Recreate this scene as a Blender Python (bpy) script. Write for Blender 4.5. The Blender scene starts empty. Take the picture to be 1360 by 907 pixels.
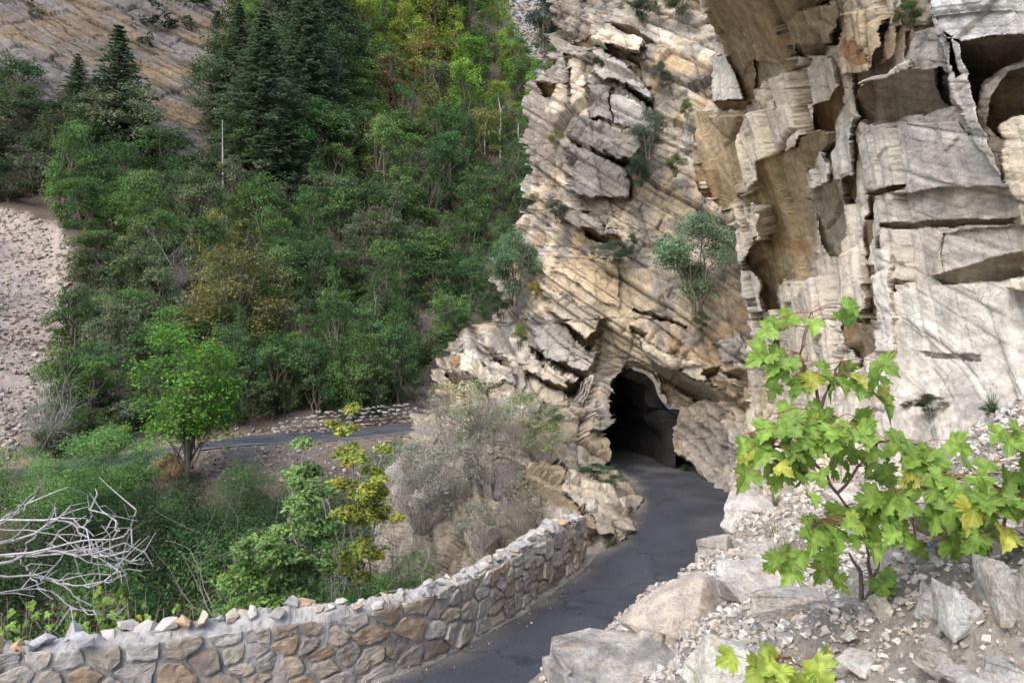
import bpy, bmesh, math, random
import numpy as np
from mathutils import Vector
rng = np.random.default_rng(7)
random.seed(7)
F = 1000.0; CX = 680.0; CY = 453.5; CAMZ = 4.0
SC = bpy.context.scene
COL = SC.collection
PI = math.pi

# ------------------------------------------------------------------ helpers
def P(px, py, D):
    """the point at depth D (metres north of the lens) seen at photo position px, py"""
    return np.array([(px-CX)/F*D, D, CAMZ-(py-CY)/F*D])
def PA(px, py, D):
    return np.stack([(px-CX)/F*D, D+0*px, CAMZ-(py-CY)/F*D], -1)
def proj(p):
    p = np.asarray(p); y = np.maximum(p[..., 1], .2)
    return CX+p[..., 0]/y*F, CY-(p[..., 2]-CAMZ)/y*F
def sm(a, b, x):
    t = np.clip((x-a)/(b-a), 0, 1); return t*t*(3-2*t)
def hsh(i, j, k, seed=0):
    h = (np.asarray(i).astype(np.int64)*374761393 + np.asarray(j).astype(np.int64)*668265263 + np.asarray(k).astype(np.int64)*2147483647*0
         + np.asarray(k).astype(np.int64)*1274126177 + seed*974634777) & 0xFFFFFFFF
    h = ((h ^ (h >> 13))*1274126177) & 0xFFFFFFFF
    h = ((h ^ (h >> 16))*2246822519) & 0xFFFFFFFF
    h = h ^ (h >> 15)
    return (h & 0xFFFFFF)/float(0x1000000)
def vn(p, seed=0):
    p = np.asarray(p, float)
    f = np.floor(p); i = f.astype(np.int64); t = p-f; t = t*t*(3-2*t)
    r = 0
    for a in (0, 1):
        for b in (0, 1):
            for c in (0, 1):
                w = (t[..., 0] if a else 1-t[..., 0])*(t[..., 1] if b else 1-t[..., 1])*(t[..., 2] if c else 1-t[..., 2])
                r = r+w*hsh(i[..., 0]+a, i[..., 1]+b, i[..., 2]+c, seed)
    return r
def fbm(p, oc=4, seed=0):
    r = 0; a = .5; q = np.asarray(p, float)
    for o in range(oc):
        r = r+a*vn(q, seed+o*17); q = q*2.03+5.1; a *= .5
    return r/(1-.5**oc)
def nrm(v):
    v = np.asarray(v, float); return v/np.linalg.norm(v)
def mesh(name, V, Fc, mat, parent=None, col=None, smooth=False, kind=None, uvless=True):
    me = bpy.data.meshes.new(name)
    V = np.asarray(V, np.float32)
    if isinstance(Fc, np.ndarray) and Fc.ndim == 2:
        n, k = Fc.shape
        me.vertices.add(len(V)); me.vertices.foreach_set('co', V.ravel())
        me.loops.add(n*k); me.loops.foreach_set('vertex_index', Fc.astype(np.int32).ravel())
        me.polygons.add(n)
        me.polygons.foreach_set('loop_start', np.arange(0, n*k, k, dtype=np.int32))
        me.polygons.foreach_set('loop_total', np.full(n, k, np.int32))
        me.update(calc_edges=True)
    else:
        me.from_pydata([tuple(v) for v in V], [], [tuple(int(q) for q in f) for f in Fc]); me.update()
    if col is not None:
        c = np.ones((len(V), 4), np.float32); c[:, :3] = np.asarray(col, np.float32)
        at = me.attributes.new('Col', 'FLOAT_COLOR', 'POINT'); at.data.foreach_set('color', c.ravel())
    if smooth: me.polygons.foreach_set('use_smooth', np.ones(len(me.polygons), bool))
    me.materials.append(mat)
    o = bpy.data.objects.new(name, me); COL.objects.link(o)
    if parent: o.parent = parent
    if kind: o['kind'] = kind
    return o
def thing(name, label, cat, loc=(0, 0, 0), rz=0, group=None):
    o = bpy.data.objects.new(name, None); COL.objects.link(o)
    o.location = loc; o.rotation_euler = (0, 0, rz); o.empty_display_size = .2
    o['label'] = label; o['category'] = cat
    if group: o['group'] = group
    return o
def tag(o, label, cat, group=None):
    o['label'] = label; o['category'] = cat
    if group: o['group'] = group
    return o
def dup(root, loc, rz, sc, label, group=None, tint=None, tilt=0.):
    r = root.copy(); COL.objects.link(r); r.location = loc; r.rotation_euler = (tilt*math.sin(rz*7+1), tilt*math.cos(rz*11), rz)
    r.scale = sc if hasattr(sc, '__len__') else (sc, sc, sc)
    r['label'] = label
    if group: r['group'] = group
    for ch in list(root.children):
        c = ch.copy(); COL.objects.link(c); c.parent = r
        if tint is not None and c.name.startswith(('crown', 'foliage')): c.color = (*tint, 1)
    return r
class MB:
    """collects pieces of ONE mesh"""
    def __init__(s): s.V = []; s.F = []; s.C = []; s.n = 0
    def add(s, V, Fc, col=(1, 1, 1)):
        V = np.asarray(V, float); c = np.asarray(col, float)
        if c.ndim == 1: c = np.tile(c, (len(V), 1))
        s.V.append(V); s.C.append(c)
        s.F += [tuple(int(q)+s.n for q in f) for f in Fc]; s.n += len(V)
    def tube(s, pts, rad, n=6, col=(1, 1, 1)):
        pts = np.asarray(pts, float); rad = np.broadcast_to(np.asarray(rad, float), (len(pts),))
        tg = np.gradient(pts, axis=0); V = []
        for p, t, r in zip(pts, tg, rad):
            t = nrm(t+1e-9); a = np.cross(t, (0, 0, 1) if abs(t[2]) < .9 else (1, 0, 0)); a = nrm(a); b = np.cross(t, a)
            for k in range(n):
                an = 2*PI*k/n; V.append(p+r*(a*math.cos(an)+b*math.sin(an)))
        Fc = [(i*n+k, i*n+(k+1) % n, (i+1)*n+(k+1) % n, (i+1)*n+k) for i in range(len(pts)-1) for k in range(n)]
        Fc.append(tuple(range((len(pts)-1)*n, len(pts)*n)))
        s.add(V, Fc, col)
    def build(s, name, mat, parent=None, smooth=False, kind=None):
        return mesh(name, np.concatenate(s.V), s.F, mat, parent, np.concatenate(s.C), smooth, kind)
class QB:
    """like MB, quads only, vectorised"""
    def __init__(s): s.V = []; s.C = []
    def add(s, V4, C): s.V.append(V4.reshape(-1, 3)); s.C.append(np.repeat(C, 4, 0))
    def build(s, name, mat, parent=None, kind=None):
        V = np.concatenate(s.V); C = np.concatenate(s.C)
        return mesh(name, V, np.arange(len(V)).reshape(-1, 4), mat, parent, C, False, kind)

# ------------------------------------------------------------------ materials
def newmat(name):
    m = bpy.data.materials.new(name); m.use_nodes = True; nt = m.node_tree; nt.nodes.clear()
    return m, nt, nt.nodes.new, nt.links.new
def rockmat(name, scale=3.0, bump=.35, dist=.05, streak=None, rough=.9, contrast=.35):
    m, nt, N, L = newmat(name)
    out = N('ShaderNodeOutputMaterial'); b = N('ShaderNodeBsdfPrincipled'); b.inputs['Roughness'].default_value = rough
    b.inputs['Specular IOR Level'].default_value = .25
    at = N('ShaderNodeAttribute'); at.attribute_name = 'Col'
    tc = N('ShaderNodeTexCoord'); mp = N('ShaderNodeMapping')
    L(tc.outputs['Object'], mp.inputs['Vector'])
    if streak: mp.inputs['Rotation'].default_value = streak[0]; mp.inputs['Scale'].default_value = streak[1]
    n1 = N('ShaderNodeTexNoise'); n1.inputs['Scale'].default_value = scale; n1.inputs['Detail'].default_value = 9; n1.inputs['Roughness'].default_value = .68
    n2 = N('ShaderNodeTexNoise'); n2.inputs['Scale'].default_value = scale*8; n2.inputs['Detail'].default_value = 6; n2.inputs['Roughness'].default_value = .7
    L(mp.outputs[0], n1.inputs['Vector']); L(tc.outputs['Object'], n2.inputs['Vector'])
    ad = N('ShaderNodeMath'); ad.operation = 'MULTIPLY_ADD'; ad.inputs[1].default_value = .6
    L(n2.outputs['Fac'], ad.inputs[0]); L(n1.outputs['Fac'], ad.inputs[2])
    mr = N('ShaderNodeMapRange'); mr.inputs['From Min'].default_value = .5; mr.inputs['From Max'].default_value = 1.1
    mr.inputs['To Min'].default_value = 1-contrast; mr.inputs['To Max'].default_value = 1+contrast
    L(ad.outputs[0], mr.inputs['Value'])
    mx = N('ShaderNodeMix'); mx.data_type = 'RGBA'; mx.blend_type = 'MULTIPLY'; mx.inputs[0].default_value = 1
    L(at.outputs['Color'], mx.inputs[6]); L(mr.outputs[0], mx.inputs[7])
    L(mx.outputs[2], b.inputs['Base Color'])
    bp = N('ShaderNodeBump'); bp.inputs['Strength'].default_value = bump; bp.inputs['Distance'].default_value = dist
    L(ad.outputs[0], bp.inputs['Height']); L(bp.outputs[0], b.inputs['Normal']); L(b.outputs[0], out.inputs[0])
    return m
def leafmat(name, trans=.35, gloss=.0, blotch=0):
    m, nt, N, L = newmat(name)
    out = N('ShaderNodeOutputMaterial')
    at = N('ShaderNodeAttribute'); at.attribute_name = 'Col'
    oi = N('ShaderNodeObjectInfo')
    mx = N('ShaderNodeMix'); mx.data_type = 'RGBA'; mx.blend_type = 'MULTIPLY'; mx.inputs[0].default_value = 1
    L(at.outputs['Color'], mx.inputs[6]); L(oi.outputs['Color'], mx.inputs[7])
    if blotch:
        tc = N('ShaderNodeTexCoord'); nz = N('ShaderNodeTexNoise'); nz.inputs['Scale'].default_value = 38; nz.inputs['Detail'].default_value = 5; L(tc.outputs['Object'], nz.inputs['Vector'])
        rm = N('ShaderNodeMapRange'); rm.inputs['From Min'].default_value = .3; rm.inputs['From Max'].default_value = .7; rm.inputs['To Min'].default_value = .62; rm.inputs['To Max'].default_value = 1.25; L(nz.outputs['Fac'], rm.inputs['Value'])
        m3 = N('ShaderNodeMix'); m3.data_type = 'RGBA'; m3.blend_type = 'MULTIPLY'; m3.inputs[0].default_value = 1; L(mx.outputs[2], m3.inputs[6]); L(rm.outputs[0], m3.inputs[7]); mx = m3
    d = N('ShaderNodeBsdfPrincipled'); t = N('ShaderNodeBsdfTranslucent'); s = N('ShaderNodeMixShader'); s.inputs[0].default_value = trans
    d.inputs['Roughness'].default_value = .55 if gloss else .8; d.inputs['Specular IOR Level'].default_value = .35 if gloss else .15
    L(mx.outputs[2], d.inputs['Base Color']); L(mx.outputs[2], t.inputs['Color'])
    L(d.outputs[0], s.inputs[1]); L(t.outputs[0], s.inputs[2]); L(s.outputs[0], out.inputs[0])
    return m
M_ROCK = rockmat('cliff rock', 2.6, .9, .12, contrast=.5)
M_ROCKR = rockmat('near cliff rock', 4.5, .8, .06, contrast=.45, streak=((0, .15, 0), (.8, .8, 2.2)))
M_FAR = rockmat('far rock', 1.3, 1.0, .7, contrast=.55)
M_GROUND = rockmat('ground soil', 3.0, .8, .06, contrast=.5)
M_STONE = rockmat('wall stone', 9.0, .45, .02, contrast=.4)
M_MORTAR = rockmat('mortar', 16.0, .6, .02, contrast=.25)
M_BOULDER = rockmat('boulder rock', 6.0, .8, .05, contrast=.6)
M_GRAVEL = rockmat('gravel', 14.0, .3, .01)
M_BARK = rockmat('bark', 12.0, .6, .02, contrast=.5)
M_LEAF = leafmat('foliage', .4)
M_NEEDLE = leafmat('needles', .32)
M_MAPLE = leafmat('maple leaf', .34, 1, 1)
M_GRASS = leafmat('grass blades', .25)
# ------------------------------------------------------------------ the lie of the land
P1L = np.array([(-16, 6.9), (-9, 7.15), (-5.3, 7.6), (-3.2, 8.15), (-1.5, 8.95), (-.2, 10.6), (1.37, 13.7), (2.44, 16.3), (3.1, 18.9), (3.3, 21.4), (3.15, 23.7), (2.6, 28), (1.6, 33), (-.5, 38)], float)
W1 = 2.85
def resample(pl, step):
    pl = np.asarray(pl, float)
    d = np.r_[0, np.cumsum(np.linalg.norm(np.diff(pl, axis=0), axis=1))]
    # smooth with a Catmull-Rom pass
    out = []
    n = len(pl)
    for i in range(n-1):
        p0, p1, p2, p3 = pl[max(i-1, 0)], pl[i], pl[i+1], pl[min(i+2, n-1)]
        k = max(2, int((d[i+1]-d[i])/step))
        for t in np.arange(k)/k:
            out.append(.5*((2*p1)+(-p0+p2)*t+(2*p0-5*p1+4*p2-p3)*t*t+(-p0+3*p1-3*p2+p3)*t**3))
    out.append(pl[-1]); return np.array(out)
L1 = resample(P1L, .25)
def side(pl):
    t = np.gradient(pl, axis=0); t /= np.linalg.norm(t, axis=1)[:, None]
    return np.stack([t[:, 1], -t[:, 0]], 1)          # to the right of travel
S1 = side(L1)
C1 = L1+S1*W1/2
P2 = np.array([[-70, 18, -5.0], [-40, 27, -3.4], [-23.1, 34, -2.1], [-18.1, 37, -1.66], [-13.8, 37.3, -.97], [-8.6, 39, -.82], [-5, 42, -.7], [1, 46, -.5], [10, 50, -.3], [30, 52, 0], [60, 50, 2]])
C2 = resample(P2, .8)
def near_poly(x, y, pl):
    """distance to a polyline, side (+ right) and index"""
    best = np.full(x.shape, 1e9); sg = np.zeros(x.shape); tt = np.zeros(x.shape)
    for i in range(len(pl)-1):
        a = pl[i, :2]; b = pl[i+1, :2]; ab = b-a; l2 = ab@ab
        t = np.clip(((x-a[0])*ab[0]+(y-a[1])*ab[1])/l2, 0, 1)
        dx = x-a[0]-t*ab[0]; dy = y-a[1]-t*ab[1]; d = np.hypot(dx, dy)
        s = ab[1]*dx-ab[0]*dy
        m = d < best
        best = np.where(m, d, best); sg = np.where(m, np.sign(s), sg); tt = np.where(m, i+t, tt)
    return best, sg, tt
C1c = C1[::2]; C2c = C2[::2]
HE = np.array([0, 1.1, 1.9, 4, 13, 36, 52, 88, 140, 200]); HZ = np.array([0, .06, .95, 1.7, 5.4, 16.5, 27.5, 62, 118, 170.])
def zground(x, y):
    x = np.asarray(x, float); y = np.asarray(y, float)
    d, s, t = near_poly(x, y, C1c)
    h = W1/2
    e = np.clip(d-h, 0, None)
    er = np.clip(d-h+.62*(1-sm(11.5, 16, y))*sm(-.2, 1.3, x), 0, None)
    nz = fbm(np.stack([x*.5, y*.5, 0*x], -1), 3, 3)-.5
    # right of the path: steep rubble bank, then talus up to the cliff
    slope = np.clip(.2+.145*x, .12, .7)
    kk = 1-sm(13, 17, y)
    zr = (1.42*sm(.0, .8, er)*(.3+.7*kk)+slope*np.clip(er-1.0, 0, 5.5)*kk*(.32+.68*sm(.6, 2.7, y)))+nz*.35*sm(.2, 1.5, er)
    # left: falls into the gully
    zl = -.5*np.clip(e-.45, 0, None)-.35*sm(.4, .9, e)+nz*.9*sm(.5, 3, e)
    d2, s2, t2 = near_poly(x, y, C2c)
    zp = np.interp(t2, np.arange(len(C2c)), C2c[:, 2])
    e2 = np.clip(d2-2.0, 0, None)
    far = s2 < 0
    nz2 = fbm(np.stack([x*.12, y*.12, 0*x], -1), 4, 9)-.5
    zh = np.where(far, zp+np.interp(e2, HE, HZ)+nz2*4*sm(3, 20, e2), zp-.06*np.minimum(e2, 1)-.36*np.clip(e2-.8, 0, None)+nz2*1.5*sm(1, 5, e2))
    floor = -5.6+nz*1.2
    zleft = np.maximum(np.maximum(zl, zh), floor)
    zleft = np.where(y > 30, np.maximum(zh, floor), zleft)
    onright = (s > 0) & (y < 30)
    z = np.where((d < h) & ~(onright & (er > 0)), -.04, np.where(onright, zr-.04, zleft))
    z = np.where((d2 < 2.0) & ~((d < h) & (y < 30)), zp-.05, z)
    z = np.where((y > 30) & onright, zh, z)
    return z
def raster(px, py, d0=3.0, d1=230.0, n=900):
    """where the line of sight through px, py meets the ground"""
    D = np.geomspace(d0, d1, n); q = PA(np.full(n, float(px)), np.full(n, float(py)), D)
    g = zground(q[:, 0], q[:, 1]); k = np.nonzero(q[:, 2] < g)[0]
    i = k[0] if len(k) else n-1
    if i == 0: return np.array([q[i, 0], q[i, 1], g[i]])
    a = q[i-1, 2]-g[i-1]; b = g[i]-q[i, 2]; t = a/(a+b) if a+b > 1e-9 and b > 0 else 1.0
    r = q[i-1]+(q[i]-q[i-1])*t; return np.array([r[0], r[1], g[i-1]+(g[i]-g[i-1])*t])
def inpoly(px, py, poly):
    poly = np.asarray(poly, float); r = np.zeros(np.shape(px), bool); j = len(poly)-1
    for i in range(len(poly)):
        xi, yi = poly[i]; xj, yj = poly[j]
        if yi != yj:
            c = ((yi > py) != (yj > py)) & (px < (xj-xi)*(py-yi)/(yj-yi)+xi)
            r ^= c
        j = i
    return r
SCREE_L = [(-60, 270), (30, 282), (80, 300), (98, 350), (108, 395), (100, 430), (84, 500), (66, 550), (30, 606), (-60, 626)]
SCREE_T = [(648, -60), (735, -60), (730, 70), (712, 130), (690, 90), (668, 50)]
SCREE_M = [(262, 300), (276, 235), (296, 235), (290, 300), (270, 330)]
DEBRIS = [(536, 405), (572, 402), (585, 440), (572, 470), (545, 474), (540, 440)]
def gbump(X, Y, Z):
    p = np.stack([X, Y, Z], -1); dn, sn, _ = near_poly(X, Y, C1c); d2 = near_poly(X, Y, C2c)[0]
    talus = ((sn > 0) & (Y < 26)) & (dn > W1/2-.62*(1-sm(11.5, 16, Y))*sm(-.2, 1.3, X))
    b = np.where(talus, (fbm(p*3.5, 4, 21)-.5)*.22+(fbm(p*1.3, 2, 25)-.5)*.3*sm(1.6, 2.6, dn), np.where(dn > 2.2, (fbm(p*1.1, 4, 22)-.5)*.5*sm(2.2, 5, dn), 0))
    return b*np.where(Y > 30, sm(0, 1, np.abs(d2)-1.9), 1)
def build_ground():
    xs = np.unique(np.round(np.r_[np.linspace(-190, -60, 66), np.linspace(-60, -22, 80), np.linspace(-22, -7, 80), np.linspace(-7, 8, 190), np.linspace(8, 20, 40), np.linspace(20, 130, 56)], 4))
    ys = np.unique(np.round(np.r_[np.linspace(-12, 1, 26), np.linspace(1, 17, 200), np.linspace(17, 34, 90), np.linspace(34, 50, 90), np.linspace(50, 90, 100), np.linspace(90, 240, 120)], 4))
    X, Y = np.meshgrid(xs, ys); Z = zground(X, Y)
    p = np.stack([X, Y, Z], -1)
    dn, sn, _ = near_poly(X, Y, C1c)
    talus = ((sn > 0) & (Y < 26)) & (dn > W1/2-.62*(1-sm(11.5, 16, Y))*sm(-.2, 1.3, X))
    p[..., 2] += gbump(X, Y, Z)
    q = p.reshape(-1, 3); px, py = proj(q)
    n1 = fbm(q*.6, 4, 31); n2 = fbm(q*2.5, 3, 33)
    soil = np.array([.085, .068, .05]); litter = np.array([.15, .12, .09]); pale = np.array([.34, .31, .275]); dirt = np.array([.2, .16, .125])
    c = soil+(litter-soil)*n1[:, None]
    d2, s2, _ = near_poly(q[:, 0], q[:, 1], C2c)
    bank = sm(8, 2.2, d2)*(q[:, 1] > 22)
    c = c*(1-bank[:, None])+(dirt*(.7+.6*n2[:, None]))*bank[:, None]
    tl = talus.ravel()
    c = np.where(tl[:, None], pale*(.62+.6*n2[:, None])*np.array([1, .98, .94]), c)
    near = (q[:, 1] < 34) & (dn.ravel() < 1.9)
    c = np.where((near & ~tl)[:, None], pale*.9, c)
    wx = px+14*(n2-.5); far = q[:, 1] > 38
    for poly, cc in ((SCREE_L, (.33, .275, .235)), (SCREE_T, (.27, .265, .265)), (SCREE_M, (.25, .2, .165)), (DEBRIS, (.17, .13, .1))):
        mk = inpoly(wx, py+10*(n1-.5), poly) & far
        c = np.where(mk[:, None], np.array(cc)*(.7+.6*n2[:, None]), c)
    ny, nx = X.shape; idx = np.arange(ny*nx).reshape(ny, nx)
    Fc = np.stack([idx[:-1, :-1], idx[:-1, 1:], idx[1:, 1:], idx[1:, :-1]], -1).reshape(-1, 4)
    # open the sheet where the tunnel runs under the cliff: nothing else to do, the cliff hides it
    return mesh('ground', q, Fc, M_GROUND, None, c, True, 'structure')
build_ground()

# ------------------------------------------------------------------ asphalt
def asphalt():
    m, nt, N, L = newmat('asphalt')
    out = N('ShaderNodeOutputMaterial'); b = N('ShaderNodeBsdfPrincipled')
    tc = N('ShaderNodeTexCoord'); at = N('ShaderNodeAttribute'); at.attribute_name = 'Col'
    n1 = N('ShaderNodeTexNoise'); n1.inputs['Scale'].default_value = 1.1; n1.inputs['Detail'].default_value = 6
    n2 = N('ShaderNodeTexNoise'); n2.inputs['Scale'].default_value = 90; n2.inputs['Detail'].default_value = 3
    vo = N('ShaderNodeTexVoronoi'); vo.feature = 'DISTANCE_TO_EDGE'; vo.inputs['Scale'].default_value = .42
    nd = N('ShaderNodeTexNoise'); nd.inputs['Scale'].default_value = 2.5; nd.inputs['Detail'].default_value = 5
    av = N('ShaderNodeMix'); av.data_type = 'RGBA'; av.blend_type = 'ADD'; av.inputs[0].default_value = .55
    for n in (n1, n2, nd): L(tc.outputs['Object'], n.inputs['Vector'])
    L(tc.outputs['Object'], av.inputs[6]); L(nd.outputs['Color'], av.inputs[7]); L(av.outputs[2], vo.inputs['Vector'])
    cr = N('ShaderNodeMapRange'); cr.inputs['From Min'].default_value = 0; cr.inputs['From Max'].default_value = .014; cr.inputs['To Min'].default_value = .5; cr.inputs['To Max'].default_value = 1
    L(vo.outputs['Distance'], cr.inputs['Value'])
    mr = N('ShaderNodeMapRange'); mr.inputs['From Min'].default_value = .3; mr.inputs['From Max'].default_value = .7; mr.inputs['To Min'].default_value = .78; mr.inputs['To Max'].default_value = 1.25
    L(n1.outputs['Fac'], mr.inputs['Value'])
    m2 = N('ShaderNodeMapRange'); m2.inputs['From Min'].default_value = .35; m2.inputs['From Max'].default_value = .7; m2.inputs['To Min'].default_value = .45; m2.inputs['To Max'].default_value = 1.9
    L(n2.outputs['Fac'], m2.inputs['Value'])
    a = N('ShaderNodeMath'); a.operation = 'MULTIPLY'; L(mr.outputs[0], a.inputs[0]); L(m2.outputs[0], a.inputs[1])
    a2 = N('ShaderNodeMath'); a2.operation = 'MULTIPLY'; L(a.outputs[0], a2.inputs[0]); L(cr.outputs[0], a2.inputs[1])
    mx = N('ShaderNodeMix'); mx.data_type = 'RGBA'; mx.blend_type = 'MULTIPLY'; mx.inputs[0].default_value = 1
    L(at.outputs['Color'], mx.inputs[6]); L(a2.outputs[0], mx.inputs[7]); L(mx.outputs[2], b.inputs['Base Color'])
    b.inputs['Roughness'].default_value = .72; b.inputs['Specular IOR Level'].default_value = .4
    bp = N('ShaderNodeBump'); bp.inputs['Strength'].default_value = .5; bp.inputs['Distance'].default_value = .01
    L(n2.outputs['Fac'], bp.inputs['Height']); L(bp.outputs[0], b.inputs['Normal']); L(b.outputs[0], out.inputs[0])
    return m
M_ASPH = asphalt()
def ribbon(name, center, w, zc, nacross, ragged):
    sd = side(center); V = []; Cc = []
    n = len(center)
    for i in range(n):
        for k in range(nacross):
            u = k/(nacross-1)*2-1
            p = center[i]+sd[i]*u*w/2
            if k in (0, nacross-1): p = p+sd[i]*np.sign(u)*ragged*(vn(np.array([center[i][0]*2.2, center[i][1]*2.2, k]), 5)-.6)
            z = zc[i]+.025*(1-u*u)+(-.05 if k in (0, nacross-1) else 0)
            V.append((p[0], p[1], z))
            dust = sm(.72, 1.02, abs(u)+.34*(fbm(np.array([p[0]*1.9, p[1]*1.9, 0]), 3, 8)-.5))*.55+.10*sm(.5, .75, fbm(np.array([p[0]*.9, p[1]*.9, 4]), 4, 9))+.25*sm(20, 24, p[1])*sm(.4, .7, fbm(np.array([p[0]*2, p[1]*2, 4]), 4, 9))
            Cc.append(np.array([.040, .044, .053])*(1-dust)+np.array([.22, .2, .175])*dust)
    idx = np.arange(n*nacross).reshape(n, nacross)
    Fc = np.stack([idx[:-1, :-1], idx[:-1, 1:], idx[1:, 1:], idx[1:, :-1]], -1).reshape(-1, 4)
    return mesh(name, V, Fc, M_ASPH, None, Cc, True, 'structure')
ribbon('path', C1, W1, np.full(len(C1), .012), 25, .22)
ribbon('path', C2[:, :2], 3.9, C2[:, 2]+.05, 13, .3)
# ------------------------------------------------------------------ cliffs
def rbf(ctrl):
    c = np.asarray(ctrl, float); q = c[:, :2]/300.0; v = np.log(c[:, 2]); n = len(c)
    r = np.linalg.norm(q[:, None]-q[None], axis=2); K = np.where(r > 0, r*r*np.log(r+1e-9), 0)+np.eye(n)*.004
    A = np.zeros((n+3, n+3)); A[:n, :n] = K; A[:n, n] = 1; A[:n, n+1:] = q; A[n, :n] = 1; A[n+1:, :n] = q.T
    w = np.linalg.solve(A, np.r_[v, 0, 0, 0])
    def f(px, py):
        s = np.shape(px); a = np.stack([np.ravel(px), np.ravel(py)], 1)/300.0; o = w[n]+a@w[n+1:]
        for i in range(n):
            rr = np.hypot(a[:, 0]-q[i, 0], a[:, 1]-q[i, 1]); o = o+w[i]*rr*rr*np.log(rr+1e-9)
        return np.exp(o).reshape(s)
    return f
def strata(p, n, s, th, ln, seed, warp=.13):
    n = nrm(n); s = np.asarray(s, float); s = nrm(s-n*(s@n)); t = np.cross(n, s)
    wn = fbm(p*(.28/th**.5), 3, seed)-.5; wn2 = fbm(p*(.5/th**.5)+31, 3, seed+3)-.5
    w = (p@n)/th+warp*2*wn; i = np.floor(w); fw = w-i
    u = (p@s)/(ln)+hsh(i, 0*i, 0*i, seed)*9+.22*wn2; j = np.floor(u); fu = u-j
    v = (p@t)/(ln*1.3)+hsh(i, j, 0*i, seed+1)*9+.2*wn; k = np.floor(v); fv = v-k
    r = hsh(i, j, k, seed+2); tilt = (hsh(i, j, k, seed+5)-.5)*(fu-.5)+(hsh(i, j, k, seed+6)-.5)*(fw-.5)
    edge = np.minimum(np.minimum(fw, 1-fw)*th, np.minimum(np.minimum(fu, 1-fu), np.minimum(fv, 1-fv)*1.3)*ln)
    return (r-.5)+1.1*tilt, edge, r
PAL = dict(white=(.70, .65, .575), cream=(.65, .565, .44), tan=(.51, .40, .26), brown=(.43, .32, .18), dark=(.21, .165, .11), dkbrown=(.31, .235, .145),
           lichen=(.24, .22, .2), ochre=(.33, .2, .09), rust=(.26, .1, .035), grey=(.47, .44, .40), bluewhite=(.67, .66, .645), olive=(.34, .30, .21))
PAL = {k: np.array(v) for k, v in PAL.items()}
def sheet(name, x0f, x1f, ys, nx, ctrl, facets, layers, basecol, mat, hole=None, jag=0, wrap=9.0, amp=None, pathpoly=None, seed=1, warpamp=7, smooth=False, recess=1.0):
    f = rbf(ctrl)
    yy = ys[:, None]+np.zeros((1, nx)); t = np.linspace(0, 1, nx)[None]
    x0 = x0f(ys); x1 = x1f(ys)
    q1 = np.stack([ys*0, ys/22, ys*0], 1); x0 = x0+jag*((hsh(np.floor(ys/13+2*vn(q1, 3)), 0*ys, 0*ys, 9)-.5)+.8*(hsh(np.floor(ys/5+2*vn(q1*3, 5)), 0*ys, 0*ys, 19)-.5)+1.2*(fbm(q1*1.5, 3, 4)-.5))
    px = x0[:, None]*(1-t)+x1[:, None]*t; py = yy
    D0 = f(px, py); p0 = PA(px, py, D0)
    gx = np.gradient(p0, axis=1); gy = np.gradient(p0, axis=0); Nn = np.cross(gx, gy); Nn /= np.linalg.norm(Nn, axis=2)[..., None]+1e-9
    Nn = np.where((np.sum(Nn*(p0-np.array([0, 0, CAMZ])), -1) > 0)[..., None], -Nn, Nn)
    wq = np.stack([px/16, py/16, 0*px], -1)
    wx = px+warpamp*2*(fbm(wq, 4, seed+40)-.5); wy = py+warpamp*2*(fbm(wq+9, 4, seed+50)-.5)
    flat = p0.reshape(-1, 3)
    col = basecol(flat, px.ravel(), py.ravel()).reshape(p0.shape)
    am = np.ones(px.shape) if amp is None else amp(px, py)
    dD = np.zeros(px.shape)
    for fc in facets:
        pts = np.array([(a[0], a[1]) for a in fc[0]], float)
        ok = inpoly(wx, wy, pts)
        if not ok.any(): continue
        if len(fc[0][0]) > 2:
            A = np.c_[pts, np.ones(len(pts))]; w = np.linalg.lstsq(A, np.array([a[2] for a in fc[0]], float), rcond=None)[0]
            dv = w[0]*px+w[1]*py+w[2]
            dv = np.where(dv > 0, dv*recess, dv); dD = np.where(ok, dv, dD)
        if fc[1]:
            st = fc[3] if len(fc) > 3 else .85
            cc = PAL[fc[1]]
            cx_, cy_ = pts.mean(0); dz_ = (w if len(fc[0][0]) > 2 else np.zeros(3)); pd_ = lambda a, b: P(a, b, float(f(np.array([a]), np.array([b]))[0])+float(dz_[0]*a+dz_[1]*b+dz_[2]))
            tv_ = nrm(pd_(cx_+30, cy_+13)-pd_(cx_, cy_)); uv_ = pd_(cx_-13, cy_+30)-pd_(cx_, cy_); uv_ = nrm(uv_-tv_*(uv_@tv_)); wv_ = p0@uv_; kd_ = pd_(cx_, cy_)[1]/12; var = (.62+.76*fbm(np.stack([(p0@tv_)*.55/kd_, wv_*6.5/kd_, 0*wv_], -1), 5, seed+60))[..., None]*(.8+.4*fbm(p0*.8, 3, seed+61))[..., None]
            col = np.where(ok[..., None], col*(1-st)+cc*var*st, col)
        am = np.where(ok, min(1., fc[2]*1.7) if len(fc) > 2 else am, am)
    disp = np.zeros(px.shape); tone = np.ones(px.shape)
    pf = PA(px, py, D0+dD).reshape(-1, 3)
    for (nv, sv, th, ln, A, sd, wf, groove) in layers:
        d, e, r = strata(pf, nv, sv, th, ln, sd)
        wgt = np.ones(px.shape) if wf is None else wf(px, py)
        disp += wgt*(A*d-groove*np.exp(-(e/(.05*th**.5))**2)).reshape(px.shape)
        tone *= 1+wgt*.18*(r.reshape(px.shape)-.5)
        tone *= 1-.14*wgt*np.exp(-(e/(.03*th**.5))**2).reshape(px.shape)
    disp += (((.09*(fbm(pf*2.6, 5, seed+70)-.5))+.3*(fbm(pf*.45, 2, seed+75)-.5))).reshape(px.shape)
    col = col*tone[..., None]
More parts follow.
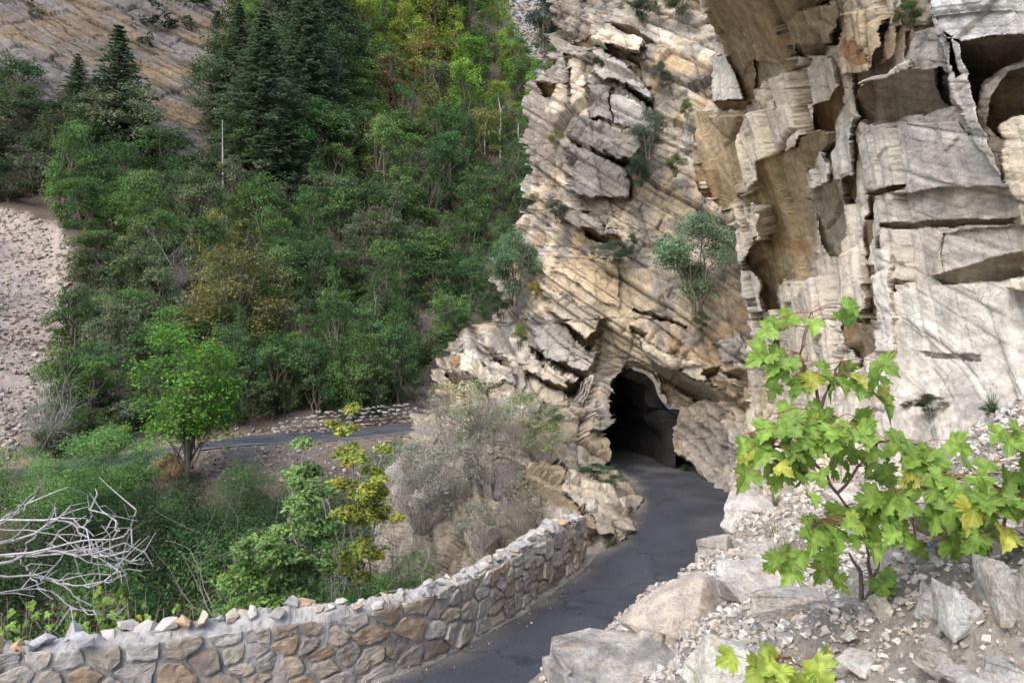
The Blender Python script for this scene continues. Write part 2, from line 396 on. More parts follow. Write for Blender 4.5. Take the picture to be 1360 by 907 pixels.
    Pt = PA(px, py, D0+dD)+Nn*(disp*am)[..., None]
    if pathpoly is not None:
        ok = inpoly(px+1.6*(wx-px)*.4, py, pathpoly); Pt = np.where(ok[..., None], PA(px, py, 4.45e3/np.maximum(py-CY, 20)), Pt)
    # the mass goes on behind its outline
    if wrap:
        offs = np.linspace(0, 1, 9)[1:][::-1]**1.5*wrap; e = Pt[:, :1]; ec = col[:, :1]
        ray = (e-np.array([0, 0, CAMZ])); ray /= np.linalg.norm(ray, axis=2)[..., None]
        W = e+(ray*.9+np.array([.5, 0, 0])*1.0)*offs[None, :, None]
        W += .5*(np.stack([vn(W*.8, 3), vn(W*.8+7, 4), vn(W*.8+3, 5)], -1)-.5)*np.minimum(offs, 1)[None, :, None]*np.array([.2, 1, 1])
        Pt = np.concatenate([W, Pt], 1); col = np.concatenate([np.repeat(ec, 8, 1), col], 1); px = np.concatenate([np.full((len(ys), 8), -999.), px], 1); py = np.concatenate([np.repeat(py[:, :1], 8, 1), py], 1)
    ny, nn = px.shape; idx = np.arange(ny*nn).reshape(ny, nn)
    Fc = np.stack([idx[:-1, :-1], idx[1:, :-1], idx[1:, 1:], idx[:-1, 1:]], -1).reshape(-1, 4)
    if hole is not None:
        fx = px[:-1, :-1].ravel(); fy = py[:-1, :-1].ravel()
        hq = np.stack([fx/9, fy/9, 0*fx], -1)
        Fc = Fc[~inpoly(fx+6*(fbm(hq, 3, 77)-.5), fy+6*(fbm(hq+4, 3, 78)-.5), hole)]
    o = mesh(name, Pt.reshape(-1, 3), Fc, mat, None, np.clip(col, .01, .8).reshape(-1, 3), smooth, 'structure')
    return f

def lin(tab):
    a = np.array(tab, float); return lambda y: np.interp(y, a[:, 0], a[:, 1])

# --- the tunnel buttress -------------------------------------------------
CC = [(740,-60,29.5),(850,-60,27.5),(960,-60,25.5),(1080,-60,24.5),(735,80,28.5),(840,80,26),(950,100,24),(1080,100,23),(700,200,27.5),(790,200,25),(900,200,24),(1000,200,23),
 (690,300,27),(780,310,24.5),(900,330,23.5),(1000,330,22.5),(650,390,27),(740,400,24.5),(850,420,23.3),(960,430,21.8),(590,480,27),(680,480,24),(760,500,23.4),(840,480,23.2),(930,500,22),(1000,520,20),
 (570,550,26),(640,545,20.5),(720,570,20.3),(790,590,22.3),(540,620,20.5),(640,620,17.5),(720,640,17.2),(800,630,20.8),(835,660,18.3),(500,720,18),(600,720,15.8),(700,700,15.4),(780,690,15.1),(828,700,16.0),
 (480,920,18),(490,800,17),(600,800,15),(600,920,15.5),(760,760,14.6),(770,920,14.6),(900,600,23.2),(930,618,22.6),(958,655,19.3),(960,600,20.6),(1010,650,17),(1010,600,18.2),(1010,700,15.2)]
TUN = [(814,625),(803,590),(794,576),(808,562),(805,542),(808,520),(815,506),(826,496),(839,493),(856,498),(867,509),(872,526),(884,543),(896,551),(895,575),(893,628)]
PATHP = [(806,616),(815,606),(890,606),(918,617),(936,634),(952,652),(957,690),(950,720),(990,800),(800,800),(800,752),(832,704),(846,684),(856,662),(840,642),(822,627)]
FC = [
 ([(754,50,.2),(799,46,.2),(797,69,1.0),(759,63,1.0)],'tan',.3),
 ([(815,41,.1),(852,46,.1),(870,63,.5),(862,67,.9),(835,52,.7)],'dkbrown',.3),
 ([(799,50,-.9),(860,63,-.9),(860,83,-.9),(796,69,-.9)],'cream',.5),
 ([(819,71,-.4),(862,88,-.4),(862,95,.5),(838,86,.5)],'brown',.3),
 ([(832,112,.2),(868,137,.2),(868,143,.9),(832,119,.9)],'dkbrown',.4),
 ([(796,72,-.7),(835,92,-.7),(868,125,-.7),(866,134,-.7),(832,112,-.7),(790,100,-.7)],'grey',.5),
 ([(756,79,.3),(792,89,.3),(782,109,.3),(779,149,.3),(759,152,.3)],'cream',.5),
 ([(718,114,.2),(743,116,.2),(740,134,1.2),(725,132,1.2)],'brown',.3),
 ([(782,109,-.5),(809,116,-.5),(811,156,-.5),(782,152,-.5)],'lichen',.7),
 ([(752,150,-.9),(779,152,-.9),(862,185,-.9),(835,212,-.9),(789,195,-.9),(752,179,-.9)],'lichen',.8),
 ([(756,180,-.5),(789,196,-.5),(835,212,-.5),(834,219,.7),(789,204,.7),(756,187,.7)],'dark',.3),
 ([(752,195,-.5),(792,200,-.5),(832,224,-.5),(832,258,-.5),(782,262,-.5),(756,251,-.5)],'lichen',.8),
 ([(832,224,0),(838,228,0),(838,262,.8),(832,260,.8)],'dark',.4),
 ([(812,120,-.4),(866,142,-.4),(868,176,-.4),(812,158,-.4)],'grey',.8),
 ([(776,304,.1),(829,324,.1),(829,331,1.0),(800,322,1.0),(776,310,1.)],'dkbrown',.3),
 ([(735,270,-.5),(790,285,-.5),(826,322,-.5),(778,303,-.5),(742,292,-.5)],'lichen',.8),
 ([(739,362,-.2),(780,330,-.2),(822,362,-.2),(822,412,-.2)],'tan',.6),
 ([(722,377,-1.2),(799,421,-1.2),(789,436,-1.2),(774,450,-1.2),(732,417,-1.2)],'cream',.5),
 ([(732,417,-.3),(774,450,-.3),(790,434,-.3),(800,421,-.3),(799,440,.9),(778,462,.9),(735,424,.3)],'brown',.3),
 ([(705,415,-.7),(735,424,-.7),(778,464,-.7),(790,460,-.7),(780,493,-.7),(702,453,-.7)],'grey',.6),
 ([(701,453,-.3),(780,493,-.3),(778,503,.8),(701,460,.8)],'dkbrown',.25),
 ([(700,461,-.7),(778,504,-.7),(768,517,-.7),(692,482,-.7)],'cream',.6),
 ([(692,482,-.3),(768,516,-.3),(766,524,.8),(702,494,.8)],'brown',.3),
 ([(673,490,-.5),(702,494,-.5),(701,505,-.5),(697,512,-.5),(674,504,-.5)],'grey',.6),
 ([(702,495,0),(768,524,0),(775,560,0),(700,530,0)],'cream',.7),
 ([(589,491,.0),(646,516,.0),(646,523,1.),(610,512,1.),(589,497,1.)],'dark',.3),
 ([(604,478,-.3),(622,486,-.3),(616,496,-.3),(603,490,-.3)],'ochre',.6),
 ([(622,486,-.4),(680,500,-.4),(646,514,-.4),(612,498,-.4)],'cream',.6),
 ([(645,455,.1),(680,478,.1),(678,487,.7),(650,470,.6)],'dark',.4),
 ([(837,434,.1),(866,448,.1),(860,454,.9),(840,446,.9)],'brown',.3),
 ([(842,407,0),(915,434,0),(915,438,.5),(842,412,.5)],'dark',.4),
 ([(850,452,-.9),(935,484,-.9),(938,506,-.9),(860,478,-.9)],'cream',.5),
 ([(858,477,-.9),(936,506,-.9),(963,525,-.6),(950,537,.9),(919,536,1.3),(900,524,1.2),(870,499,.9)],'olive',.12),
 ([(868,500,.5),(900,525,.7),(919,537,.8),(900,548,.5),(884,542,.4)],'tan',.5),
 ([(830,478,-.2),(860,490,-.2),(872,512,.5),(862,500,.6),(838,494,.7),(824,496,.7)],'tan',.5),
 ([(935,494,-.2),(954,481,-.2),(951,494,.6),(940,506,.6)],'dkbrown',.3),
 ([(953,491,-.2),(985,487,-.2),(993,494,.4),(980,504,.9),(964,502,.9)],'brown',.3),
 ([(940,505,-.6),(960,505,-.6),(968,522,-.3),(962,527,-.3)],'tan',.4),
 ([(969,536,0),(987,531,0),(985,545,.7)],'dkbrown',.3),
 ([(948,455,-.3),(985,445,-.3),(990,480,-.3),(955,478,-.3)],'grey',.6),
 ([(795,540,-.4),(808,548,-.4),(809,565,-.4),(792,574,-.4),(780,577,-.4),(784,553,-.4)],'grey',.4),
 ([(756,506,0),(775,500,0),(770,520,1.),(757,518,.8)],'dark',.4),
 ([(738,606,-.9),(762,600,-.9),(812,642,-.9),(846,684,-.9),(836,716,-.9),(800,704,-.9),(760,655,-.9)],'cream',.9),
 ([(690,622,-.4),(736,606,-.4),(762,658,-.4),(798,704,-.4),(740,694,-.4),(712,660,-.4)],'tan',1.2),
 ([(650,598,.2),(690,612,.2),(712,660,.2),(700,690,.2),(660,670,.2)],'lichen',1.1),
]
def colC(p, px, py):
    n = fbm(p*.55, 4, 101); n2 = fbm(p*1.7, 5, 103); n3 = fbm(p*.9+40, 4, 107)
    c = PAL['cream']*(1-n[:, None])+PAL['tan']*n[:, None]
    k = sm(.52, .62, n3)*.7; c = c*(1-k[:, None])+PAL['white']*k[:, None]
    o = sm(.6, .7, fbm(p*.8+90, 4, 111))*.55; c = c*(1-o[:, None])+PAL['ochre']*1.1*o[:, None]
    spk = fbm(p*9, 3, 113); li = sm(.47, .60, n2+.10*(spk-.5)+.14*sm(760, 690, px)+.07*sm(420, 300, py)*sm(900, 850, px)*sm(735, 760, px)+.10*sm(330, 120, py)*sm(900, 820, px)-.14*sm(420, 520, py))*.72
    c = c*(1-li[:, None])+PAL['lichen']*li[:, None]
    q_ = np.stack([p[:, 0]*.6, p[:, 1]*.6, p@nrm((.47, -.28, .84))*3.2], -1); rd = np.exp(-((fbm(q_, 4, 121)-.5)/.014)**2)*sm(.44, .58, fbm(p*.6+7, 3, 123)); c = c*(1-.26*rd[:, None])
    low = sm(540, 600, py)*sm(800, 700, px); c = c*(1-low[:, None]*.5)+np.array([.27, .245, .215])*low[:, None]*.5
    rt = sm(600, 560, py)*0+sm(880, 930, px)*sm(540, 580, py); c = c*(1-rt[:, None]*.8)+np.array([.37, .34, .30])*(.7+.6*n2[:, None])*rt[:, None]*.8
    return c
ys = np.arange(-60, 930, 1.45)
left = lin([(-60,744),(0,741),(40,736),(75,740),(105,716),(130,712),(165,702),(205,697),(250,700),(290,690),(330,676),(345,655),(378,649),(392,652),(430,622),(455,605),(475,588),(515,582),(545,573),(570,548),(620,520),(700,497),(800,485),(930,470)])
rightC = lin([(-60,1075),(430,1075),(470,1030),(640,1000),(790,985),(800,792),(930,770)])
NB = (.47, -.28, .84); SB = (.86, .1, -.5)
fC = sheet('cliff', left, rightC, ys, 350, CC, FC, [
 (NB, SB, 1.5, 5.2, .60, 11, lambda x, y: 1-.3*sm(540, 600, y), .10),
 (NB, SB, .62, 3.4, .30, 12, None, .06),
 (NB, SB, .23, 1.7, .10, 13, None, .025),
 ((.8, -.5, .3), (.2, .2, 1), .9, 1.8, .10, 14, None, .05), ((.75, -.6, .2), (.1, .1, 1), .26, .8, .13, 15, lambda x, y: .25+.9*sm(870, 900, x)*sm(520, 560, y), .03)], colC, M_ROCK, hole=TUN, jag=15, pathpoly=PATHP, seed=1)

# tunnel bore
def tunnel():
    ring = np.array([(x, y) for x, y in TUN]); c = ring.mean(0)
    ring = (ring-c)*np.array([1.06, 1.04])+c
    # resample the outline
    r = np.r_[ring, ring[:1]]; d = np.r_[0, np.cumsum(np.linalg.norm(np.diff(r, axis=0), axis=1))]
    s = np.linspace(0, d[-1], 73)[:-1]; rx = np.interp(s, d, r[:, 0]); ry = np.interp(s, d, r[:, 1])
    D = fC(rx, ry)+.25; base = PA(rx, ry, D); cen = base.mean(0); V = []; R = 34
    for k in range(R):
        L = k*.6; off = np.array([-.16*L-.012*L*L, L, 0]); ring3 = cen+(base-cen)*np.array([1.05 if k > 1 else 1, max(0, 1-k/4), 1.0])+off
        if k > 0:
            nz = np.stack([vn(ring3*1.3, 3), vn(ring3*1.3+9, 4), vn(ring3*1.3+5, 6)], -1)-.5; ring3 = ring3+nz*np.array([.7, .3, .6])
        ring3[:, 2] = np.where(ry > 600, np.minimum(ring3[:, 2], -.12), ring3[:, 2])
        V.append(ring3)
    V = np.array(V); n = V.shape[1]; idx = np.arange(R*n).reshape(R, n); nx = np.roll(idx, -1, 1)
    Fc = [tuple(f) for f in np.stack([idx[:-1], nx[:-1], nx[1:], idx[1:]], -1).reshape(-1, 4)]; Fc.append(tuple(idx[-1]))
    q = V.reshape(-1, 3); col = np.array([.036, .033, .03])*(.6+.8*fbm(q*1.5, 4, 5))[:, None]  # near-black rock colour: the darkness inside the bore is put into it
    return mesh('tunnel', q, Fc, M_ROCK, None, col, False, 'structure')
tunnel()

# --- the overhanging wall beside the lens --------------------------------
CR = [(930,-60,14.5),(1040,-60,11.5),(1150,-60,9.8),(1250,-60,8.0),(1440,-60,6.8),(930,80,17),(930,150,16.8),(1000,150,14.2),(1100,150,11.6),(1200,150,9.2),(1300,150,7.7),(1440,150,6.7),
 (930,290,17),(1000,300,15.2),(1080,300,12.8),(1160,300,10.2),(1250,300,8.5),(1440,300,6.7),(1000,400,16.2),(1060,420,13.6),(1150,420,10.5),(1250,420,8.3),(1440,420,6.5),
 (1000,500,16.5),(1060,520,13.5),(1150,520,10.2),(1250,520,7.8),(1440,520,6.1),(980,600,17.2),(1050,600,13),(1150,600,9.4),(1250,590,6.9),(1440,590,5.2),(960,660,17.8),(1000,690,14),(1080,700,10.5),(1180,700,7.9),(1300,700,5.6),(1440,720,4.2),(1000,760,12.2),(1200,760,6.6)]
FR = [
 ([(985,60,-.3),(1130,60,-.3),(1140,180,-.3),(1060,200,-.3),(1000,150,-.3)],'cream',.8),
 ([(939,-60,-3.0),(1100,-60,-1.8),(1091,0,-1.2),(1069,22,-.9),(1030,36,-.6),(1049,64,0),(1049,80,.2),(1057,95,.5),(1025,101,.3),(1025,117,.6),(1012,118,.5),(1008,134,.8),(985,132,.5),(974,110,0),(968,90,-.4),(957,63,-1.),(947,27,-1.8),(939,0,-2.4)],'brown',.22),
 ([(1000,78,0),(1045,84,.25),(1045,100,.6),(1022,104,.6),(1012,116,.7),(1000,116,.6)],'olive',.2),
 ([(1030,36,-1.1),(1069,14,-1.3),(1111,8,-1.3),(1108,56,-.7),(1089,66,-.5),(1086,78,-.2),(1050,76,-.3),(1049,64,-.5)],'tan',.5),
 ([(1052,62,-.4),(1106,56,-.4),(1089,66,0),(1086,80,.3),(1052,78,.2)],'olive',.3),
 ([(942,74,-.8),(964,74,-.8),(985,132,-.8),(946,135,-.8)],'white',.25),
 ([(946,135,-.6),(992,133,-.6),(985,146,.4),(950,146,.5)],'ochre',.3),
 ([(1066,76,-.5),(1108,76,-.5),(1113,108,-.5),(1100,128,-.5),(1091,137,-.5),(1066,142,-.5)],'cream',.7),
 ([(1113,20,-.7),(1152,12,-.7),(1160,60,-.7),(1150,95,-.7),(1118,100,-.7)],'tan',.6),
 ([(1116,52),(1138,56),(1150,84),(1138,88),(1118,74)],'rust',.6,.7),
 ([(1066,142,-.3),(1091,135,-.3),(1113,108,-.2),(1120,125,.6),(1103,175,.9),(1068,176,.6)],'brown',.25),
 ([(921,146,-.2),(992,150,-.2),(990,169,.2),(982,194,.4),(978,246,1.3),(976,261,1.4),(963,284,1.6),(972,322,2.2),(957,274,1.6),(934,261,1.4),(925,242,1.0),(921,188,.3)],'brown',.2),
 ([(936,154,-.5),(990,152,-.5),(984,196,.2),(958,175,.1)],'tan',.3,.55),
 ([(920,225),(955,225),(958,262),(934,262),(925,242)],'ochre',.25,.6),
 ([(992,156,-.8),(1015,146,-.8),(1068,140,-.8),(1068,175,-.8),(1057,194,-.8),(1045,200,-.8),(1034,205,-.8),(1009,215,-.8),(1007,240,-.8),(996,253,-.8),(976,262,-.8),(980,207,-.8),(992,173,-.8)],'cream',.8),
 ([(1009,215,-.7),(1034,205,-.7),(1059,194,-.7),(1068,175,-.7),(1097,175,-.5),(1099,192,-.4),(1078,219,-.1),(1070,226,0),(1074,280,.7),(1083,303,1.0),(1076,336,1.4),(1070,372,1.9),(1040,372,2.0),(1032,396,2.3),(1034,410,2.4),(1015,415,2.4),(1001,376,1.7),(988,355,1.2),(990,323,.9),(1010,312,.8),(996,285,.4),(985,272,.2),(976,261,.1),(996,253,-.1),(1007,240,-.3)],'brown',.2),
 ([(1005,300),(1070,320),(1078,335),(1030,330),(1000,318)],'ochre',.2,.45),
 ([(1000,345),(1066,362),(1066,374),(1034,376),(1008,360)],'dkbrown',.3,.6),
 ([(1072,226,-.7),(1089,202,-.7),(1105,226,-.7),(1099,245,-.7),(1074,250,-.7)],'white',.6),
 ([(1079,247,-.5),(1100,242,-.5),(1122,236,-.4),(1127,265,.1),(1131,314,.9),(1118,330,1.2),(1112,342,1.3),(1090,342,1.3),(1085,300,.6),(1074,275,.1)],'olive',.25),
 ([(1100,180,-.4),(1137,150,-.4),(1140,234,-.4),(1108,240,-.4)],'white',.7),
 ([(1126,234,.0),(1137,234,.0),(1135,272,.7),(1128,272,.7)],'dkbrown',.2),
 ([(982,274,-.7),(1013,284,-.7),(1009,299,-.7),(1017,318,-.7),(990,322,-.7),(988,354,-.7),(984,322,-.7)],'cream',.5),
 ([(986,361,-.6),(997,363,-.6),(1011,378,-.6),(1005,396,-.6),(1011,415,-.6),(997,415,-.6),(995,396,-.6),(986,392,-.6)],'white',.4),
 ([(1011,424,-.7),(1022,436,-.7),(1026,453,-.7),(1028,478,-.7),(1001,478,-.7)],'white',.3),
 ([(1132,431,.0),(1153,424,.0),(1184,415,.0),(1186,470,.6),(1150,490,1.2),(1135,465,.9)],'dkbrown',.5),
 ([(1143,430),(1158,432),(1152,455),(1140,450)],'ochre',.5,.8),
 ([(1184,-40,.8),(1240,-40,.8),(1241,54,.7),(1215,65,.5),(1196,76,.3),(1192,19,.6)],'olive',.8),
 ([(1175,6,-.3),(1184,19,-.3),(1182,73,-.3),(1163,88,-.3),(1171,29,-.3)],'ochre',.4,.5),
 ([(1205,45,.1),(1240,35,.1),(1241,90,.0),(1203,92,.0),(1196,78,.0)],'grey',1.0),
 ([(1138,116,-.9),(1207,78,-.9),(1209,90,-.85),(1142,120,-.85)],'white',.4),
 ([(1138,117,-.7),(1203,92,-.75),(1241,90,-.75),(1249,122,-.1),(1259,143,.4),(1234,152,.6),(1207,154,.6),(1180,164,.7),(1165,165,.7),(1148,158,.6),(1136,160,.5)],'olive',.2),
 ([(1138,117),(1170,104),(1175,130),(1165,165),(1148,158),(1136,160)],'dkbrown',.2,.6),
 ([(1241,88,.2),(1263,100,.2),(1270,141,.9),(1261,143,.9),(1251,124,.7)],'dark',.3),
 ([(1243,-60,-.6),(1440,-60,-.6),(1440,34,-.6),(1360,44,-.6),(1314,47,-.6),(1278,57,-.6),(1253,34,-.6),(1241,15,-.6)],'bluewhite',.5),
 ([(1276,57,-.4),(1314,48,-.4),(1360,44,-.4),(1440,32,-.4),(1440,70,.5),(1360,76,.6),(1329,92,.7),(1310,107,.9),(1299,147,1.2),(1291,134,1.),(1284,96,.5)],'dark',.25),
 ([(1331,92,-.2),(1360,76,-.2),(1440,66,-.2),(1440,74,-.1),(1362,84,-.1),(1335,98,-.1),(1318,130,-.1),(1312,165,-.1),(1300,150,-.1),(1312,112,-.2)],'grey',.4),
 ([(1362,84,.1),(1440,74,.1),(1440,160,.7),(1345,158,.8),(1328,186,1.),(1313,168,.9),(1318,130,.5),(1335,98,.2)],'dark',.3),
 ([(1238,-20,-.75),(1248,34,-.75),(1276,60,-.75),(1284,96,-.75),(1296,150,-.75),(1328,235,-.6),(1316,228,-.6),(1289,184,-.7),(1268,130,-.75),(1256,82,-.75),(1246,50,-.75),(1240,22,-.75)],'grey',.35),
 ([(1256,40,0),(1262,44,0),(1275,100,.4),(1268,104,.4)],'dark',.3),
 ([(1142,194,-.25),(1198,164,-.25),(1275,160,-.25),(1289,184,-.25),(1328,238,-.25),(1333,248,-.25),(1248,249,-.25),(1203,259,-.25),(1160,251,-.25),(1152,221,-.25)],'white',.3),
 ([(1160,258,.2),(1201,246,.2),(1198,256,.6),(1174,262,.6)],'dkbrown',.3),
 ([(1166,258,.2),(1174,262,.2),(1163,306,.8),(1155,303,.8)],'dkbrown',.3),
 ([(1137,170,.1),(1146,165,.1),(1140,235,.5),(1136,235,.5)],'dark',.3),
 ([(1328,167,-.35),(1344,156,-.4),(1440,150,-.4),(1440,400,-.4),(1352,388,-.4),(1344,303,-.4),(1330,238,-.35)],'cream',.7),
 ([(1356,200),(1375,210),(1370,300),(1358,290)],'rust',.7,.6),
 ([(1182,296,.1),(1343,290,.1),(1343,298,.4),(1225,304,.4),(1182,302,.4)],'dark',.4),
 ([(1253,310,.12),(1350,299,.12),(1350,329,.12),(1255,356,.12)],'grey',.5,.5),
 ([(1238,366,-.2),(1282,353,-.2),(1352,331,-.2),(1352,363,.5),(1330,373,.6),(1313,375,.6),(1252,379,.5)],'olive',.3),
 ([(1150,320,.2),(1157,293,.1),(1167,293,.1),(1165,320,.4),(1160,349,.8),(1154,341,.8)],'dkbrown',.3),
 ([(1155,352,.1),(1169,351,.1),(1181,374,.2),(1182,385,.3),(1182,434,1.0),(1164,430,1.),(1170,391,.5),(1157,366,.2)],'dkbrown',.3),
 ([(1201,371,.0),(1220,373,.0),(1201,391,.5)],'dkbrown',.3),
 ([(1181,347,.0),(1187,349,.0),(1189,374,.4),(1182,374,.4)],'dkbrown',.3),
 ([(1179,315,.0),(1186,310,.0),(1187,329,.4),(1177,330,.4)],'dkbrown',.3),
 ([(1185,330,-.1),(1200,330,-.1),(1202,470,-.1),(1184,470,-.1)],'white',.5),
 ([(1202,380,.0),(1350,376,0),(1360,520,0),(1230,520,0),(1205,430,0)],'white',.35,.6),
 ([(1228,468,.1),(1300,470,.1),(1300,478,.3),(1240,476,.3)],'grey',.8),
]
def colR(p, px, py):
    n = fbm(p*.7, 4, 201); n2 = fbm(p*np.array([2.6, 2.6, 2.0]), 5, 203)
    n = np.clip(n*.9+.35*sm(1230, 1050, px), 0, 1); c = PAL['white']*(1-n[:, None])+PAL['cream']*n[:, None]
    k = sm(.52, .66, n2)*.55; c = c*(1-k[:, None])+PAL['grey']*k[:, None]
    w = sm(.55, .68, fbm(p*1.1+20, 4, 205))*.5*sm(1200, 1060, px); c = c*(1-w[:, None])+PAL['tan']*w[:, None]
    o = sm(.67, .73, fbm(p*2.2+60, 4, 207))*.5; c = c*(1-o[:, None])+PAL['ochre']*1.2*o[:, None]
    q_ = np.stack([p[:, 0]*.7, p[:, 1]*.7, p[:, 2]*4+.5*p[:, 0]], -1); rd = np.exp(-((fbm(q_, 4, 221)-.5)/.016)**2)*sm(.45, .6, fbm(p*.9+7, 3, 223)); c = c*(1-.32*rd[:, None])
    q_ = np.stack([p[:, 0]*2.2+.6*p[:, 2], p[:, 1]*2.2, p[:, 2]*.6], -1); rd = np.exp(-((fbm(q_, 4, 225)-.5)/.012)**2)*sm(.5, .62, fbm(p*1.1+17, 3, 227)); c = c*(1-.28*rd[:, None])
    b = sm(1180, 1260, px)*sm(.45, .65, fbm(p*np.array([3, 3, 12.])+5, 4, 209))*.5; c = c*(1-b[:, None])+PAL['lichen']*1.15*b[:, None]
    return c
leftR = lin([(-60,936),(0,939),(27,947),(60,950),(74,943),(134,944),(150,922),(190,921),(242,925),(261,934),(274,957),(300,966),(322,972),(356,984),(392,986),(415,997),(440,1006),(470,1001),(520,990),(560,985),(600,975),(650,962),(700,960),(760,955)])
ysR = np.arange(-60, 770, 1.4)
NV = (.86, -.48, .16); SV = (.1, .1, 1)
NH = (.06, -.35, .93); SH = (.9, .3, 0)
wv = lambda x, y: 1-.75*sm(1170, 1230, x)+.4*sm(1320, 1350, x)
wh = lambda x, y: sm(1150, 1240, x)*(1-.6*sm(1325, 1350, x))
fR = sheet('cliff', leftR, lambda y: 0*y+1450, ysR, 380, CR, FR, [
 (NV, SV, .62, 2.3, .40, 21, wv, .05),
 (NV, SV, .24, 1.5, .11, 22, wv, .025),
 (NV, SV, .10, .9, .025, 23, wv, .012),
 (NH, SH, .55, 2.4, .09, 24, wh, .03),
 (NH, SH, .21, .9, .035, 25, wh, .006),
 (NH, SH, .07, .5, .012, 26, wh, .002)], colR, M_ROCKR, jag=4, seed=2, warpamp=3.2, wrap=5, recess=.6,
 amp=lambda x, y: .35+.65*sm(1440, 1000, x))

# --- tilted strata across the valley -------------------------------------
CF = [(x, y, raster(x, y)[1]*np.interp(y, [0, 90, 170, 250], [.955, .965, .985, 1.03])-(1.5 if y < 170 else 0)) for x in (-90, 60, 200, 300, 420) for y in (-70, 0, 80, 165, 250)]
def colF(p, px, py):
    d = p@nrm((.40, -.25, .85)); n = fbm(np.stack([d*.5, p[:, 0]*.13, p[:, 2]*.13], -1), 5, 301); n2 = fbm(p*.25, 5, 303); n3 = fbm(p*.12+9, 4, 305)
    c = np.array([.30, .27, .24])*(.75+.5*n2[:, None])
    k = sm(.47, .62, n*.75+n3*.25+.05*sm(120, 300, px)-.03)*.8; c = c*(1-k[:, None])+np.array([.36, .26, .155])*(.75+.5*n2[:, None])*k[:, None]
    rd = np.exp(-((fbm(np.stack([d*.75, p[:, 0]*.045, p[:, 2]*.045], -1), 4, 311)-.5)/.02)**2)*sm(.42, .55, fbm(p*.09+3, 3, 313)); c = c*(1-.62*rd[:, None])
    return c*(.86+.28*fbm(np.stack([d*3.2, p[:, 0]*.3, p[:, 2]*.3], -1), 3, 307))[:, None]
NF = (.40, -.25, .85); SF = (.85, -.3, -.5)
sheet('cliff', lin([(-70,-90),(250,-90)]), lin([(-70,420),(0,400),(60,330),(120,312),(200,306),(215,275),(250,250)]), np.arange(-70, 250, 1.3), 340, CF, [], [
 (NF, SF, 3.2, 16, .8, 31, None, .5), (NF, SF, 1.3, 7, .5, 32, None, .35), (NF, SF, .6, 4, .2, 33, None, .12)], colF, M_FAR, jag=0, wrap=0, seed=3, smooth=True)
# ------------------------------------------------------------------ plants
def unit(n):
    v = rng.normal(size=(n, 3)); return v/np.linalg.norm(v, axis=1)[:, None]
def leaf_quads(c, size, n0=None, flat=.0, aspect=.62, droop=None):
    """c (n,3) leaf centres -> n x 4 x 3"""
    n = len(c); a = unit(n); up = unit(n)
    up[:, 2] = np.abs(up[:, 2])+flat; up /= np.linalg.norm(up, axis=1)[:, None]
    if n0 is not None: up = up+n0; up /= np.linalg.norm(up, axis=1)[:, None]+1e-9
    a = a-up*np.sum(a*up, 1)[:, None]; a /= np.linalg.norm(a, axis=1)[:, None]+1e-9
    b = np.cross(up, a); s = (size*rng.uniform(.6, 1.25, n))[:, None]
    q = np.stack([c-a*s, c-b*s*aspect*.8+a*s*.1, c+a*s, c+b*s*aspect*.8+a*s*.1], 1)
    return q
def lobes(n, rx, rz, z0, seed, low=.0):
    r = np.random.default_rng(seed); L = []
    for i in range(n):
        a = r.uniform(0, 2*PI); h = r.uniform(0, 1); rr = rx*(.35+.65*math.sqrt(r.uniform()))*(1-.55*h**2)*(.55+.45*min(1, h*2.5+low))
        L.append((rr*math.cos(a)*.8, rr*math.sin(a)*.8, z0+h*rz, rx*r.uniform(.24, .42)))
    return np.array(L)
def balls(n, rx, h, seed):
    r = np.random.default_rng(seed); L = []
    for i in range(n):
        d = r.normal(size=3); d /= np.linalg.norm(d); q = d*r.uniform(.25, 1)**.5
        L.append((q[0]*rx*.75, q[1]*rx*.75, h*(.47+.40*q[2]), rx*r.uniform(.24, .38)))
    return np.array(L)
def crown_quads(L, per, leaf, seed, var=.25, hue=.06, cl=9):
    """leaves in clumps on the shells of the lobes"""
    qb = QB()
    for x, y, z, r in L:
        nc = max(3, int(per/cl)); d = unit(nc); d[:, 2] = np.where(d[:, 2] < -.35, -d[:, 2], d[:, 2])
        cc = np.array([x, y, z])+d*r*rng.uniform(.55, 1.1, nc)[:, None]*np.array([1, 1, .85])
        c = np.repeat(cc, cl, 0)+rng.normal(size=(nc*cl, 3))*r*np.array([.21, .21, .12])
        q = leaf_quads(c, leaf, np.repeat(d, cl, 0)*.7+np.array([0, 0, .5]))
        tone = np.repeat(rng.uniform(1-var, 1+var, nc), cl)*rng.uniform(.85, 1.15, nc*cl)*rng.uniform(.74, 1.26)
        hv = np.repeat(rng.normal(0, hue, nc), cl)
        qb.add(q, np.stack([tone*(1+hv), tone, tone*(1-hv)], 1))
    return qb
def limb(p0, p1, n=5, wob=.1):
    t = np.linspace(0, 1, n)[:, None]; p0 = np.asarray(p0, float); p1 = np.asarray(p1, float)
    L = np.linalg.norm(p1-p0); w = rng.normal(0, wob*L*.4, (n, 3)); w[0] = 0; w[-1] = 0
    q = p0+(p1-p0)*t+w; q[:, 2] += .12*L*np.sin(t[:, 0]*PI)*.5
    return q
def bark(c, n): return np.tile(np.array(c), (n, 1))
